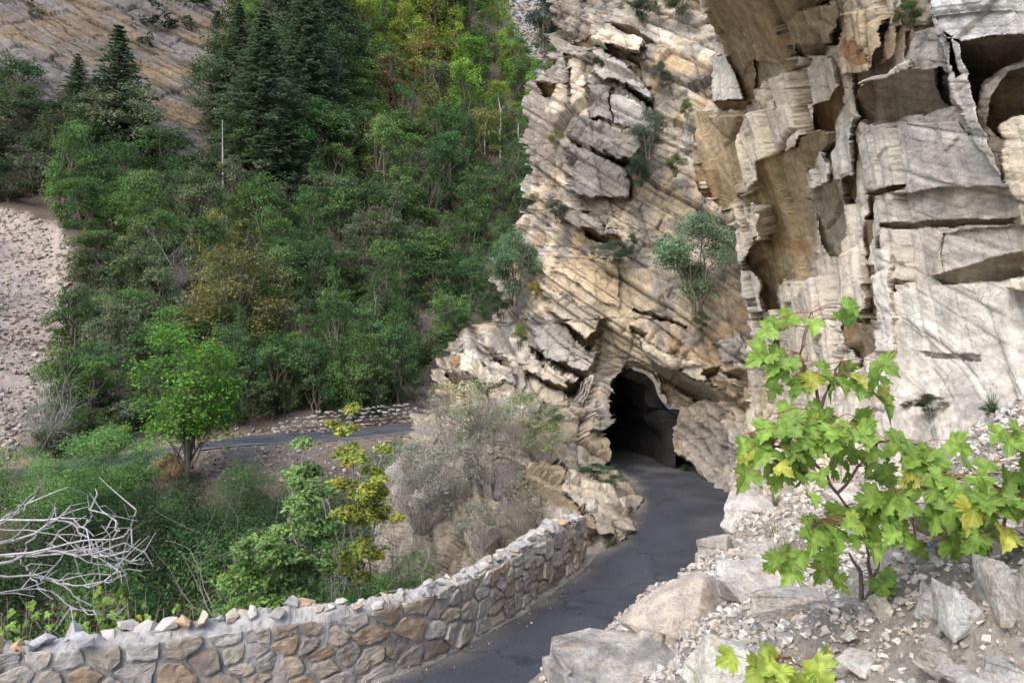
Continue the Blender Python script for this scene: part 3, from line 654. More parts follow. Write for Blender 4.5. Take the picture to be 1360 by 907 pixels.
def broadleaf(name, label, cat, h=6., rx=2.6, nl=14, per=190, leaf=.15, z0=.22, stems=3, seed=1, barkc=(.16, .13, .1), lean=0, trunkh=.0, loose=0, ball=0, sth=1., hue=.06, mat=None, group=None, part='crown', var=.25):
    root = thing(name, label, cat, group=group)
    L = balls(nl, rx, h, seed) if ball else lobes(nl, rx, h*(1-z0)*.88, h*z0, seed, loose); L[:, 0] += lean*L[:, 2]/h
    tb = MB(); r0 = h*.018
    for s in range(stems):
        a = 2*PI*s/stems+seed; b0 = np.array([.12*math.cos(a), .12*math.sin(a), -.3])*(stems > 1)+np.array([0, 0, -.3*(stems == 1)])
        top = np.array([lean*.7+.25*rx*math.cos(a), .25*rx*math.sin(a), h*rng.uniform(.68, .86)*sth])
        q = limb(b0, top, 7, .09); tb.tube(q, np.linspace(r0, r0*.25, 7), 6, barkc)
        for x, y, z, r in L[s::stems]:
            k = int(np.clip((z/h)*5, 1, 5)); tb.tube(limb(q[k], (x, y, z), 4, .12), np.linspace(r0*.42, r0*.12, 4), 4, barkc)
    tb.build('trunk', M_BARK, root, True)
    crown_quads(L, per, leaf, seed, var, hue).build(part, mat or M_LEAF, root)
    return root
def conifer(name, label, h=14., r=2.6, tiers=26, seed=1, narrow=1.0, sparse=1.0):
    root = thing(name, label, 'tree'); tb = MB()
    tb.tube([(0, 0, -.5), (0, 0, h*.5), (0, 0, h*.98)], [h*.016, h*.01, .02], 6, (.13, .105, .085))
    qb = QB(); bt = MB()
    for t in range(tiers):
        u = t/(tiers-1); z = h*(.07+.91*u); rr = r*(1-u)**.82*narrow*rng.uniform(.82, 1.12)+.18
        nb = int((12 if u < .6 else 8)*sparse)
        for k in range(max(4, nb)):
            a = 2*PI*(k+rng.uniform(-.3, .3))/nb+t*1.1; l = rr*rng.uniform(.72, 1.12); d = np.array([math.cos(a), math.sin(a), 0])
            m = max(8, int(l*15)); s = rng.uniform(.12, 1, m); s = np.r_[s, 1.0]
            c = d*(s*l)[:, None]; c[:, 2] = z-.30*l*s**1.5+.10*l*s**4
            pr = np.array([-d[1], d[0], 0]); wd = l*.26*(1-.55*s); c += pr*(rng.uniform(-1, 1, len(s))*wd)[:, None]; c[:, 2] -= .06*rng.uniform(0, 1, len(s))*l
            q = leaf_quads(c, .21+.010*l, None, 1.3, .5)
            tn = rng.uniform(.7, 1.3)*rng.uniform(.85, 1.15, len(c))*(.9+.25*s)
            qb.add(q, np.stack([tn*.98, tn, tn], 1))
        if t % 2 == 0:
            for k in range(3):
                a = rng.uniform(0, 2*PI); tb.tube([(0, 0, z), (rr*.5*math.cos(a), rr*.5*math.sin(a), z-.1*rr), (rr*.8*math.cos(a), rr*.8*math.sin(a), z-.25*rr)], [.035, .02, .01], 4, (.12, .1, .08))
    tb.build('trunk', M_BARK, root, True); qb.build('crown', M_NEEDLE, root)
    return root
def bare(name, label, cat, h=3., spread=1.5, stems=9, depth=3, seed=1, col=(.32, .29, .27), r0=.03, lean=(0, 0)):
    """leafless shrub"""
    rr = np.random.default_rng(seed); mb = MB()
    def grow(p, d, l, r, dep):
        n = 4; pts = [p]; q = np.array(p, float)
        for i in range(n):
            d = nrm(d+rr.normal(0, .16, 3)+np.array([0, 0, .05])); q = q+d*l/n; pts.append(q)
        mb.tube(pts, np.linspace(r, r*.5, n+1), 4, np.array(col)*rr.uniform(.75, 1.2))
        if dep:
            for k in range(3 if dep > 1 else 3):
                j = rr.integers(1, n+1); grow(pts[j], nrm(d+rr.normal(0, .45, 3)), l*rr.uniform(.45, .7), r*.5, dep-1)
    for s in range(stems):
        a = rr.uniform(0, 2*PI); t = rr.uniform(.1, 1)*spread/h
        grow((.1*math.cos(a), .1*math.sin(a), -.1), nrm((math.cos(a)*t+lean[0], math.sin(a)*t+lean[1], 1)), h*rr.uniform(.5, .8), r0*rr.uniform(.6, 1), depth)
    o = mb.build(name, M_BARK); return tag(o, label, cat)
def place(o, p, sc=1, rz=0):
    o.location = tuple(p); o.scale = (sc, sc, sc) if not hasattr(sc, '__len__') else sc; o.rotation_euler = (0, 0, rz); return o
def tint(o, c):
    for ch in o.children:
        if ch.name.startswith(('crown', 'foliage')): ch.color = (*c, 1)
    return o
def foot(px, py, D=None, dz=0):
    if D is None: return raster(px, py)
    q = P(px, py, D); q[2] = zground(np.array([q[0]]), np.array([q[1]]))[0]+dz; return q

TINT = {'dark green': (0.078, 0.113, 0.053), 'deep green': (0.091, 0.161, 0.058), 'mid green': (0.132, 0.213, 0.069), 'grey green': (0.164, 0.199, 0.114), 'olive green': (0.226, 0.237, 0.077),
        'brownish green': (0.265, 0.216, 0.096), 'yellow green': (0.258, 0.327, 0.053), 'bright green': (0.203, 0.359, 0.062)}
# one of each kind, then copies
KIND = {
 'oak': [broadleaf('oak_tree', 'x', 'tree', 5.2, 2.4, 19, 260, .10, .06, 3, s) for s in (3, 5)],
 'maple': [broadleaf('maple_tree', 'x', 'tree', 6.6, 2.2, 21, 230, .105, .09, 2, s) for s in (8, 9)],
 'shrub': [broadleaf('bushy_shrub', 'x', 'shrub', 2.7, 2.1, 18, 200, .085, .02, 5, s, loose=1, ball=1) for s in (12, 14)],
 'loose': [broadleaf('loose_tree', 'x', 'tree', 6.2, 2.3, 30, 120, .1, .12, 3, s) for s in (17,)],
}
used = {}
# where each kind of green grows: centre and reach in the photo, tint, kinds
ZONES = [
 (60, 190, 130, 80, ['dark green', 'grey green', 'dark green', 'deep green'], 'oak oak shrub'), (190, 250, 130, 70, ['dark green', 'grey green', 'deep green'], 'oak shrub'),
 (560, 60, 140, 90, ['yellow green', 'bright green', 'mid green', 'mid green'], 'maple loose'), (640, 140, 90, 90, ['bright green', 'yellow green', 'mid green'], 'maple maple loose'),
 (580, 170, 80, 60, ['brownish green', 'mid green', 'grey green', 'olive green'], 'oak loose'), (520, 230, 110, 60, ['olive green', 'mid green', 'deep green'], 'oak loose'),
 (420, 90, 90, 90, ['dark green', 'deep green', 'mid green'], 'oak maple'), (440, 200, 110, 70, ['deep green', 'mid green', 'dark green'], 'oak shrub'),
 (420, 320, 150, 70, ['mid green', 'deep green', 'mid green', 'grey green'], 'oak maple shrub'), (640, 350, 80, 90, ['deep green', 'mid green', 'deep green'], 'maple oak'),
 (150, 330, 90, 80, ['mid green', 'deep green', 'mid green'], 'oak maple'), (330, 390, 80, 60, ['olive green', 'mid green', 'deep green'], 'oak loose'),
 (120, 450, 90, 70, ['mid green', 'deep green', 'grey green'], 'oak shrub'), (420, 470, 110, 70, ['deep green', 'dark green', 'mid green'], 'oak shrub maple'), (520, 500, 80, 50, ['deep green', 'mid green'], 'shrub oak')]
NOTREE = [[(x+4, y) for x, y in SCREE_L], SCREE_T, [(262, 330), (276, 235), (296, 235), (292, 330)], [(540, 420), (572, 418), (585, 440), (575, 480), (548, 486), (540, 450)],
          [(-90, -90), (300, -90), (302, 120), (300, 235), (250, 258), (200, 235), (100, 200), (40, 165), (-90, 130)]]
def zone_at(px, py):
    w = [((px-z[0])/z[2])**2+((py-z[1])/z[3])**2 for z in ZONES]; o = np.argsort(w)
    return ZONES[o[0]] if (w[o[0]] < .8 or rng.uniform() < .7) else ZONES[o[1]]
spots = []
r2 = np.random.default_rng(44)
for py0 in np.r_[np.arange(-60, 120, 25), np.arange(120, 330, 24), np.arange(330, 575, 23)]:
    st = 41 if py0 < 120 else 43
    for px0 in np.arange(-70, 720, st):
        px = px0+r2.uniform(-15, 15)+(st/2 if int(py0/26) % 2 else 0); py = py0+r2.uniform(-10, 10)
        lim = np.interp(py, [-60, 130, 300, 400, 470, 520, 570], [745, 728, 715, 676, 622, 596, 566])
        if px > lim+10: continue
        if any(inpoly(np.array(px), np.array(py), p) for p in NOTREE): continue
        spots.append((px, py))
LAND = [('the ochre rock face', 200, 120), ('the scree slope', 60, 420), ('the pale dead fir', 340, 140), ('the tunnel buttress', 700, 300), ('the dry stone wall', 460, 550), ('the grey scree chute', 690, 30), ('the bare earth slide', 570, 440), ('the lime green tree', 250, 520)]
BELT = [(-200, 60, 'high on the slope'), (60, 170, 'on the upper slope'), (170, 270, 'halfway up the slope'), (270, 370, 'on the lower slope'), (370, 470, 'low above the path'), (470, 700, 'beside the far path')]
ORD = ['', 'second ', 'third ', 'fourth ', 'fifth ', 'sixth ', 'seventh ', 'eighth ', 'ninth ', 'tenth ', 'eleventh ', 'twelfth ']
rec = []
for px, py in spots:
    z = zone_at(px, py); kinds = z[5].split(); k = kinds[r2.integers(len(kinds))]; tn = z[4][r2.integers(len(z[4]))]
    g = raster(px, py); 
    if g[1] < 36.5 or g[1] > 190: continue
    if near_poly(np.array([g[0]]), np.array([g[1]]), C2c)[0][0] < 3.0: continue
    top = np.interp(py, [-60, 100, 300, 560], [105, 92, 92, 88])*(.62 if k == 'shrub' else 1)*r2.uniform(.78, 1.22)
    if px > 630 and py > 0: top *= .8
    hh = {'oak': 5.2, 'maple': 6.6, 'shrub': 2.7, 'loose': 6.2}[k]
    sc = top*g[1]/F/hh; sc = np.clip(sc, .5, 2.0)
    if g[1] < 52: sc = min(sc, {'oak': .95, 'maple': .85, 'shrub': 1.1, 'loose': .8}[k])
    b = [s for a, c, s in BELT if a <= py < c][0]; dl = [((px-x)**2+(py-y)**2) for _, x, y in LAND]; ln = LAND[int(np.argmin(dl))]
    rec.append([px, py, g, k, tn, sc, b, ln[0], min(dl), r2.uniform(0, 6.28), r2.uniform(.74, 1.22)])
for k in range(26):   # low shrubs along the far side of the path
    px = r2.uniform(0, 372) if k < 17 else r2.uniform(372, 575); q = PA(np.full(500, px), np.full(500, 560.), np.linspace(30, 56, 500)); dd = near_poly(q[:, 0], q[:, 1], C2c)[0]; i0 = int(np.argmin(dd))
    i0 += int(np.argmax(dd[i0:] > (r2.uniform(2.7, 4.5) if k < 17 else r2.uniform(3.4, 5.0)))); g = q[i0].copy(); g[2] = zground(g[:1], g[1:2])[0]; _, py = proj(g)
    if any(inpoly(np.array(px), np.array(float(py)), p) for p in (SCREE_L,)): continue
    tn = ['deep green', 'mid green', 'dark green', 'grey green'][k % 4]; dl = [((px-x)**2+(py-y)**2) for _, x, y in LAND]
    rec.append([px, float(py), g, 'shrub', tn, r2.uniform(.45, .8), 'beside the far path', LAND[int(np.argmin(dl))][0], min(dl), r2.uniform(0, 6.28), r2.uniform(.85, 1.15)])
cnt = {}
for r in sorted(rec, key=lambda r: r[8]):
    key = (r[3], r[4], r[6], r[7]); n = cnt.get(key, 0); cnt[key] = n+1
    noun = {'oak': 'oak', 'maple': 'maple', 'shrub': 'shrub', 'loose': 'open-crowned tree'}[r[3]]
    lab = f"{r[4]} {noun} {r[6]}, {ORD[min(n, 11)]}{'closest' if n else 'closest'} to {r[7]}"
    protos = KIND[r[3]]; i = int(r[9]*100) % len(protos); pr = protos[i]
    s3 = (r[5]*r[10], r[5]*r[10], r[5]*(2-r[10])**1.3)
    tc = np.array(TINT[r[4]])*np.random.default_rng(abs(int(r[0]*31+r[1]*7))).uniform(.92, 1.08, 3)*np.random.default_rng(abs(int(r[0]*97+r[1]))).uniform(.82, 1.2)
    grp = {'oak': 'oaks on the far slope', 'maple': 'maples on the far slope', 'shrub': 'shrubs on the far slope', 'loose': 'thin trees on the far slope'}[r[3]]
    if (r[3], i) not in used:
        used[(r[3], i)] = 1; pr['label'] = lab; pr['group'] = grp; place(pr, r[2], s3, r[9]); tint(pr, tc)
    else: dup(pr, tuple(r[2]), r[9], s3, lab, grp, tc, .14)
print('slope trees', len(rec))

# conifers
fa = conifer('fir_tree', 'dark pointed fir standing before the ochre rock face', 14, 2.9, 30, 1)
fb = conifer('fir_tree', 'broad dark fir with pale dead trunk in front', 17, 3.6, 34, 2, sparse=1.0)
def fir(pr, first, px, py, hpx, lab, wid=1., tn=(.125, .17, .10)):
    g = raster(px, py); h0 = 14 if pr is fa else 17; s = hpx*g[1]/F/h0
    if first: place(pr, g, (s*wid*1.75, s*wid*1.75, s*1.04), 0); pr['label'] = lab; tint(pr, tn); pr['group'] = 'firs on the far slope'
    else: dup(pr, tuple(g), px*.7, (s*wid*1.75, s*wid*1.75, s*1.04), lab, 'firs on the far slope', tn)
fir(fa, 1, 158, 215, 176, 'tall pointed dark fir standing alone before the ochre rock face')
fir(fa, 0, 104, 175, 100, 'small pointed fir beside the tall fir below the ochre rock face')
fir(fb, 1, 350, 235, 215, 'broad dark fir just behind the pale dead trunk', 1.05)
fir(fb, 0, 318, 160, 150, 'dark fir at the edge of the ochre rock face above the rockfall', .95)
fir(fb, 0, 405, 190, 210, 'tall dark fir rising out of the picture in the middle of the fir stand', 1.0, (.115, .155, .09))
fir(fb, 0, 440, 110, 150, 'highest dark fir of the stand above the yellow green maples', .95, (.105, .145, .085))
fir(fa, 0, 376, 265, 120, 'short dark fir at the foot of the fir stand', 1.2, (.105, .145, .085))
fir(fa, 0, 575, 62, 92, 'dark fir alone among the yellow green maples', 1.25, (.095, .125, .07))
fir(fa, 0, 300, 190, 120, 'slim fir leaning over the rock edge by the dead trunk', .9)
fir(fa, 0, 478, 20, 80, 'dark fir top at the upper edge over the maples', 1.1)
fir(fa, 0, 290, 68, 52, 'small grey green fir on the ochre ledges', 1.2, (.045, .062, .045))
# shrubs on the ochre face
mini = broadleaf('ledge_shrub', 'x', 'shrub', 2.4, 1.7, 9, 90, .13, .05, 4, 31, loose=1)
def ledge(first, px, py, D, hpx, lab, tn, wid=1.0, grp='shrubs rooted on rock ledges', dz=0, pr=None):
    q = P(px, py, D); s = hpx*D/F/2.4; pr = pr or mini
    if first: place(pr, q, (s*wid, s*wid, s), 1); pr['label'] = lab; tint(pr, tn); pr['group'] = grp; return pr
    return dup(pr, tuple(q), px*.37, (s*wid, s*wid, s), lab, grp, tn)
rf = lambda px, py: raster(px, py)[1]*.965-2.0
ledge(1, 203, 38, rf(203, 38), 36, 'round dark shrub high on the ochre rock face', (.035, .055, .035))
ledge(0, 248, 42, rf(248, 42), 22, 'small dark shrub beside the round shrub on the ochre face', (.04, .06, .035), 1.3)
ledge(0, 196, 60, rf(196, 60), 18, 'tiny dark tuft under the round shrub on the ochre face', (.04, .06, .04))
ledge(0, 48, 30, rf(48, 30), 34, 'thin grey green shrub on the grey part of the rock face', (.06, .075, .05), .6)
ledge(0, 258, 12, rf(258, 12), 30, 'green brush on the skyline ledge above the ochre face', (.055, .085, .03), 1.6)
ledge(0, 268, 102, rf(268, 102), 18, 'brownish tuft on the ochre face near the firs', (.09, .085, .05), 1.3)
sn = MB(); h = 13.5
sn.tube([(0, 0, -.3), (.1, 0, h*.5), (.05, 0, h)], [.16, .11, .03], 6, (.4, .37, .33))
for i in range(34):
    z = rng.uniform(.15, .97)*h; a = rng.uniform(0, 6.28); l = 1.5*(1-z/h)+.35
    sn.tube([(.08, 0, z), (.08+l*.6*math.cos(a), l*.6*math.sin(a), z+.05), (.08+l*math.cos(a), l*math.sin(a), z-.1*l)], [.03, .02, .008], 4, (.34, .31, .28))
o = tag(sn.build('dead_fir', M_BARK), 'pale leafless dead fir trunk in front of the dark firs', 'dead tree'); g = raster(341, 222); g = g+np.array([0, -10, 0]); g[2] = zground(g[:1], g[1:2])[0]; o.location = tuple(g); k = 146*g[1]/F/h; o.scale = (k, k, k)
# pale birch stems at the buttress
for i, (px, py, hp, lab) in enumerate([(666, 178, 62, 'thin white birch trunk between the green maples by the cliff'), (688, 182, 34, 'short leaning white birch stem close to the cliff edge'), (645, 176, 40, 'greyish birch trunk farthest from the cliff edge')]):
    g = raster(px, py); g = g+np.array([0, -5.0, 0]); g[2] = zground(g[:1], g[1:2])[0]; mb = MB(); H = hp*g[1]/F+1.5
    q = limb((0, 0, -.5), (.3*(i-1), 0, H), 6, .03); mb.tube(q, np.linspace(.13, .05, 6), 6, (.5, .48, .44))
    for k in range(5): mb.tube(limb(q[2+k % 4], q[2+k % 4]+np.array([rng.uniform(-1, 1), 0, 1.2]), 4), [.04, .03, .02, .01], 4, (.45, .42, .38))
    tag(mb.build('birch_trunk', M_BARK), lab, 'tree', 'birch stems by the buttress').location = tuple(g)

# single trees that stand out
def at_px(px, py, hpx, h, pr, tn=None, D=None, wid=1.0, rz=0):
    g = foot(px, py, D); s = hpx*g[1]/F/h; place(pr, g, (s*wid, s*wid, s), rz)
    if tn: tint(pr, tn)
    return pr
at_px(252, 640, 205, 7, broadleaf('roadside_tree', 'lime green leafy tree standing below the far path, tallest there', 'tree', 7, 2.9, 44, 260, .095, .26, 3, 51, barkc=(.14, .12, .1), hue=.04, var=.3), (.15, .30, .055))
at_px(318, 478, 150, 6, broadleaf('olive_tree', 'broad yellowish olive tree rising behind the lime green roadside tree', 'tree', 6, 3.3, 40, 260, .095, .08, 4, 52, hue=.09), (.20, .195, .075))
at_px(180, 415, 105, 5, broadleaf('sallow_tree', 'pale green rounded tree next to the pink grey bare shrub', 'tree', 5, 2.0, 26, 240, .09, .05, 3, 53), (.15, .20, .09))
at_px(205, 560, 78, 4, broadleaf('grey_shrub', 'blue grey shrub tucked against the lime green roadside tree', 'shrub', 4, 2.3, 16, 150, .09, .05, 4, 54), (.12, .16, .12))
at_px(395, 395, 70, 4, broadleaf('blue_grey_shrub', 'blue grey juniper shrub above the olive tree', 'shrub', 4, 2.6, 14, 150, .1, .05, 4, 55), (.11, .15, .125))
at_px(505, 335, 70, 4.5, broadleaf('straw_shrub', 'straw coloured shrub among green oaks in mid slope', 'shrub', 4.5, 1.6, 12, 150, .1, .1, 3, 56), (.27, .235, .12))
at_px(528, 470, 70, 4, broadleaf('young_maple', 'bright fresh green young maple beside the bare earth slide', 'tree', 4, 1.3, 13, 150, .12, .15, 2, 57), (.10, .23, .06))
at_px(228, 410, 85, 3.2, bare('bare_shrub', 'pinkish grey leafless shrub between the pale green tree and olive tree', 'shrub', 3.2, 1.2, 16, 3, 61, (.30, .25, .24), .03))
at_px(208, 452, 45, 3.2, bare('bare_shrub', 'whitish leafless twigs low under the pinkish bare shrub', 'shrub', 3.2, 2.0, 10, 3, 62, (.4, .37, .35), .03))
at_px(60, 608, 105, 3.2, bare('bare_shrub', 'large grey leafless shrub at the foot of the scree slope', 'shrub', 3.2, 2.0, 20, 3, 63, (.33, .31, .30), .028))
at_px(12, 400, 75, 3.2, bare('bare_shrub', 'white bleached dead branches lying on the scree slope', 'dead branches', 3.2, 3.5, 5, 2, 64, (.5, .47, .44), .04))
# ------------------------------------------------------------------ the stone parapet
def hullrock(seed, dims, npt=13, cuts=0, rough=.05, boxy=.5, strat=None):
    r = np.random.default_rng(seed); v = r.normal(size=(npt, 3)); v /= np.linalg.norm(v, axis=1)[:, None]
    m = np.abs(v).max(1)[:, None]; v = v*(1-boxy)+v/m*boxy*.8; v *= r.uniform(.78, 1.05, (npt, 1))
    v *= np.array(dims)/2
    bm = bmesh.new()
    for p in v: bm.verts.new(p)
    bmesh.ops.convex_hull(bm, input=bm.verts[:])
    bmesh.ops.delete(bm, geom=[q for q in bm.verts if not q.link_faces], context='VERTS')
    if cuts:
        bmesh.ops.triangulate(bm, faces=bm.faces[:])
        for c in range(cuts): bmesh.ops.subdivide_edges(bm, edges=bm.edges[:], cuts=1, use_grid_fill=True)
        bmesh.ops.triangulate(bm, faces=bm.faces[:]); bm.normal_update()
        if cuts > 2: bmesh.ops.smooth_vert(bm, verts=bm.verts[:], factor=.5, use_axis_x=True, use_axis_y=True, use_axis_z=True)
        q = np.array([x.co[:] for x in bm.verts]); nn = np.array([x.normal[:] for x in bm.verts]); L = max(dims)
        d = rough*L*((fbm(q*4/L+seed, 5, seed)-.5)*1.0)
        if strat is not None:
            w = q@nrm(strat)*9/L+.6*fbm(q*3/L, 3, seed); d += rough*L*.6*(hsh(np.floor(w), 0*w, 0*w, seed)-.5)
        q = q+nn*d[:, None]
        for x, c in zip(bm.verts, q): x.co = c
    bm.verts.index_update(); V = np.array([x.co[:] for x in bm.verts]); Fc = [[x.index for x in f.verts] for f in bm.faces]; bm.free()
    return V, Fc
def rot(V, rx, ry, rz):
    from mathutils import Euler
    return V@np.array(Euler((rx, ry, rz)).to_matrix()).T
STC = [(.36, .28, .20), (.30, .255, .215), (.33, .23, .14), (.42, .385, .335), (.25, .195, .15), (.37, .315, .24), (.34, .305, .27), (.39, .36, .32), (.38, .30, .21), (.36, .33, .29)]
i0 = int(np.argmin(np.abs(L1[:, 0]+8.6)+(L1[:, 1] > 8)*9)); i1 = int(np.argmin(np.linalg.norm(L1-np.array([1.42, 13.75]), axis=1)))
WL = L1[i0:i1+1]; WS = S1[i0:i1+1]; WD = np.r_[0, np.cumsum(np.linalg.norm(np.diff(WL, axis=0), axis=1))]; WLEN = WD[-1]
def wpt(s, out, z):
    x = np.interp(s, WD, WL[:, 0]); y = np.interp(s, WD, WL[:, 1]); a = np.interp(s, WD, WS[:, 0]); b = np.interp(s, WD, WS[:, 1]); l = np.hypot(a, b)
    return np.stack([x+a/l*out, y+b/l*out, z+0*x], -1)
def wtop(s): return .83+.05*np.sin(s*1.3)+.06*(vn(np.stack([s*1.6, 0*s, 0*s], -1), 3)-.5)
wall = thing('stone_wall', 'low rubble stone parapet set in grey mortar with jagged capstones along the path', 'wall', tuple(np.r_[WL[0], 0]))
def wmesh(name, V, Fc, mat, col, smooth=False):
    return mesh(name, np.asarray(V)-np.r_[WL[0], 0], Fc, mat, wall, col, smooth)
def build_wall():
    n = 620; s = np.linspace(0, WLEN, n); tp = wtop(s)
    prof = [(.03, -.3), (.03, -.02), (.0, .05)]+[(0.0, None)]*9+[(-.03, 1), (-.10, 1.035), (-.18, 1.06), (-.26, 1.05), (-.34, 1.0), (-.40, .9), (-.43, .4), (-.45, -1.2)]
    V = []; k = len(prof)
    for i, (o, h) in enumerate(prof):
        if h is None: z = .08+(tp-.10)*((i-3)/8.5)
        elif h >= .4: z = tp*h if h != .4 else tp*.4
        else: z = 0*tp+h
        q = wpt(s, o-.04, z); sd = wpt(s, 1, z)-wpt(s, 0, z)
        nz = fbm(q*7, 4, 4)-.5; q = q+sd*(nz*.10)[:, None]; q[:, 2] += (fbm(q*7+4, 5, 5)-.5)*.17*(h is not None and h >= .9)
        V.append(q)
    V = np.array(V); idx = np.arange(k*n).reshape(k, n); Fc = [tuple(f) for f in np.stack([idx[:-1, :-1], idx[1:, :-1], idx[1:, 1:], idx[:-1, 1:]], -1).reshape(-1, 4)]
    Fc += [tuple(idx[:, 0]), tuple(idx[::-1, -1])]
    q = V.reshape(-1, 3); c = np.array([.35, .335, .315])*(.7+.5*fbm(q*3, 4, 6))[:, None]
    c = np.where((q[:, 2] > .62)[:, None], c*1.18, c)
    wmesh('mortar', q, Fc, M_MORTAR, c, False)
    # facing stones: cells of an uneven mosaic, each stone a low bulging prism
    r = np.random.default_rng(5); sd = []; rad = []
    for k in range(9000):
        x, z = r.uniform(0, WLEN), r.uniform(.08, .80); R_ = (.30 if x < 5.5 else .225)*(.62+.75*hsh(np.floor(x*2.3), np.floor(z*3.3), 0, 4))
        if all(math.hypot((x-a)*.78, (z-b)*1.15) > .5*(R_+q) for (a, b), q in zip(sd, rad)): sd.append((x, z)); rad.append(R_)
    sd = np.array(sd); mb = MB()
    for i, (sx, sz) in enumerate(sd):
        poly = [np.array(p) for p in ((sx-.5, .02), (sx+.5, .02), (sx+.5, .83), (sx-.5, .83))]
        near = [j for j in np.nonzero((np.abs(sd[:, 0]-sx) < 1.1))[0] if j != i]
        sc = np.array([.72, 1.0])
        for j in near:
            m = (sd[i]+sd[j])/2; nn = (sd[j]-sd[i])*sc**2; gap = .008+.012*r.uniform()
            lim = m@nn-gap*np.linalg.norm(nn); out = []
            for a in range(len(poly)):
                p, q = poly[a], poly[(a+1) % len(poly)]; dp, dq = p@nn-lim, q@nn-lim
                if dp <= 0: out.append(p)
                if dp*dq < 0: out.append(p+(q-p)*dp/(dp-dq))
            poly = out
            if len(poly) < 3: break
        if len(poly) < 3: continue
        pl = np.array(poly); ce = pl.mean(0)
        if np.ptp(pl[:, 0]) < .07 or np.ptp(pl[:, 1]) < .05: continue
        rr = np.r_[pl, pl[:1]]; d = np.r_[0, np.cumsum(np.linalg.norm(np.diff(rr, axis=0), axis=1))]; m = 22; t = np.linspace(0, d[-1], m+1)[:-1]
        o = np.stack([np.interp(t, d, rr[:, 0]), np.interp(t, d, rr[:, 1])], 1)
        o = .8*o+.10*np.roll(o, 1, 0)+.10*np.roll(o, -1, 0)
        o += (ce-o)*(r.uniform(.0, .09, (m, 1)))+r.normal(0, .005, (m, 2))
        o[:, 0] = np.clip(o[:, 0], .02, WLEN-.02)
        prj = r.uniform(.014, .042); tx, tz = r.normal(0, .16, 2)
        rings = [(1.0, -.05), (.985, .35), (.95, .86), (.74, 1.0), (.4, 1.0)]; V = []; nc = r.uniform()
        for f, dep in rings:
            q2 = ce+(o-ce)*f; off = prj*dep+(dep > .3)*((q2[:, 0]-ce[0])*tx+(q2[:, 1]-ce[1])*tz)*.6
            q3 = wpt(q2[:, 0], -.03, q2[:, 1]); dv = wpt(q2[:, 0], 1, q2[:, 1])-wpt(q2[:, 0], 0, q2[:, 1])
            nz = (fbm(q3*14, 4, 8)-.5)*.04*(dep > .3)+(hsh(np.floor(q3[:, 0]*9+q3[:, 2]*7), np.floor(q3[:, 2]*14-q3[:, 0]*4), 0*q3[:, 0], i)-.5)*.014*(dep > .6)
            V.append(q3+dv*(off+nz)[:, None])
        cv = wpt(np.array([ce[0]]), -.03+prj*1.0, np.array([ce[1]])); V = np.concatenate(V+[cv]); F2 = []
        for a in range(len(rings)-1):
            for b in range(m): F2.append((a*m+b, a*m+(b+1) % m, (a+1)*m+(b+1) % m, (a+1)*m+b))
        for b in range(m): F2.append(((len(rings)-1)*m+b, (len(rings)-1)*m+(b+1) % m, len(rings)*m))
        base = np.array(STC[r.integers(len(STC))]); base = (base*.74+base.mean()*.26*np.array([1.04, 1, .95]))*r.uniform(.8, 1.15); n4 = fbm(V*6+i, 4, 12)
        c = base*(.7+.6*n4)[:, None]; ru = sm(.58, .70, fbm(V*4+i*3, 3, 14))*.32
        c = c*(1-ru[:, None])+np.array([.37, .22, .10])*ru[:, None]*(.7+.5*n4[:, None]); du = sm(.55, .7, fbm(V*3+i, 3, 15))[:, None]*.35
        mb.add(V, F2, c*(1-du)+np.array([.36, .34, .31])*du)
    wmesh('masonry', np.concatenate(mb.V), mb.F, M_STONE, np.concatenate(mb.C), False)
    # capstones: every rough stone that sticks up is a piece of its own
    s = .15; k = 0
    while s < WLEN-.1:
        big = s < 6; w = r.uniform(.10, .30)*(1.25 if big else .95)
        V, Fc = hullrock(300+k, (w, w*r.uniform(.55, .9), w*r.uniform(.4, .75)), 13, 2, .05, .4)
        V = rot(V, r.uniform(-.4, .4), r.uniform(-.4, .4), r.uniform(0, 6))
        o = r.uniform(-.30, -.02) if not big else r.uniform(-.33, -.02)
        ctr = wpt(np.array([s]), o, np.array([wtop(np.array([s]))[0]*1.04+w*r.uniform(.0, .26)]))[0]
        cc = [(.46, .43, .39), (.44, .38, .30), (.36, .34, .32), (.40, .29, .18), (.48, .45, .41), (.34, .335, .335)][r.integers(6)]
        ob = mesh('cap_stone', V+ctr-np.r_[WL[0], 0], [tuple(f) for f in Fc], M_STONE, wall, np.array(cc)*(.8+.4*fbm(V*9+k, 3, 3))[:, None])
        s += w*r.uniform(.34, .72); k += 1
    print('capstones', k)
build_wall()
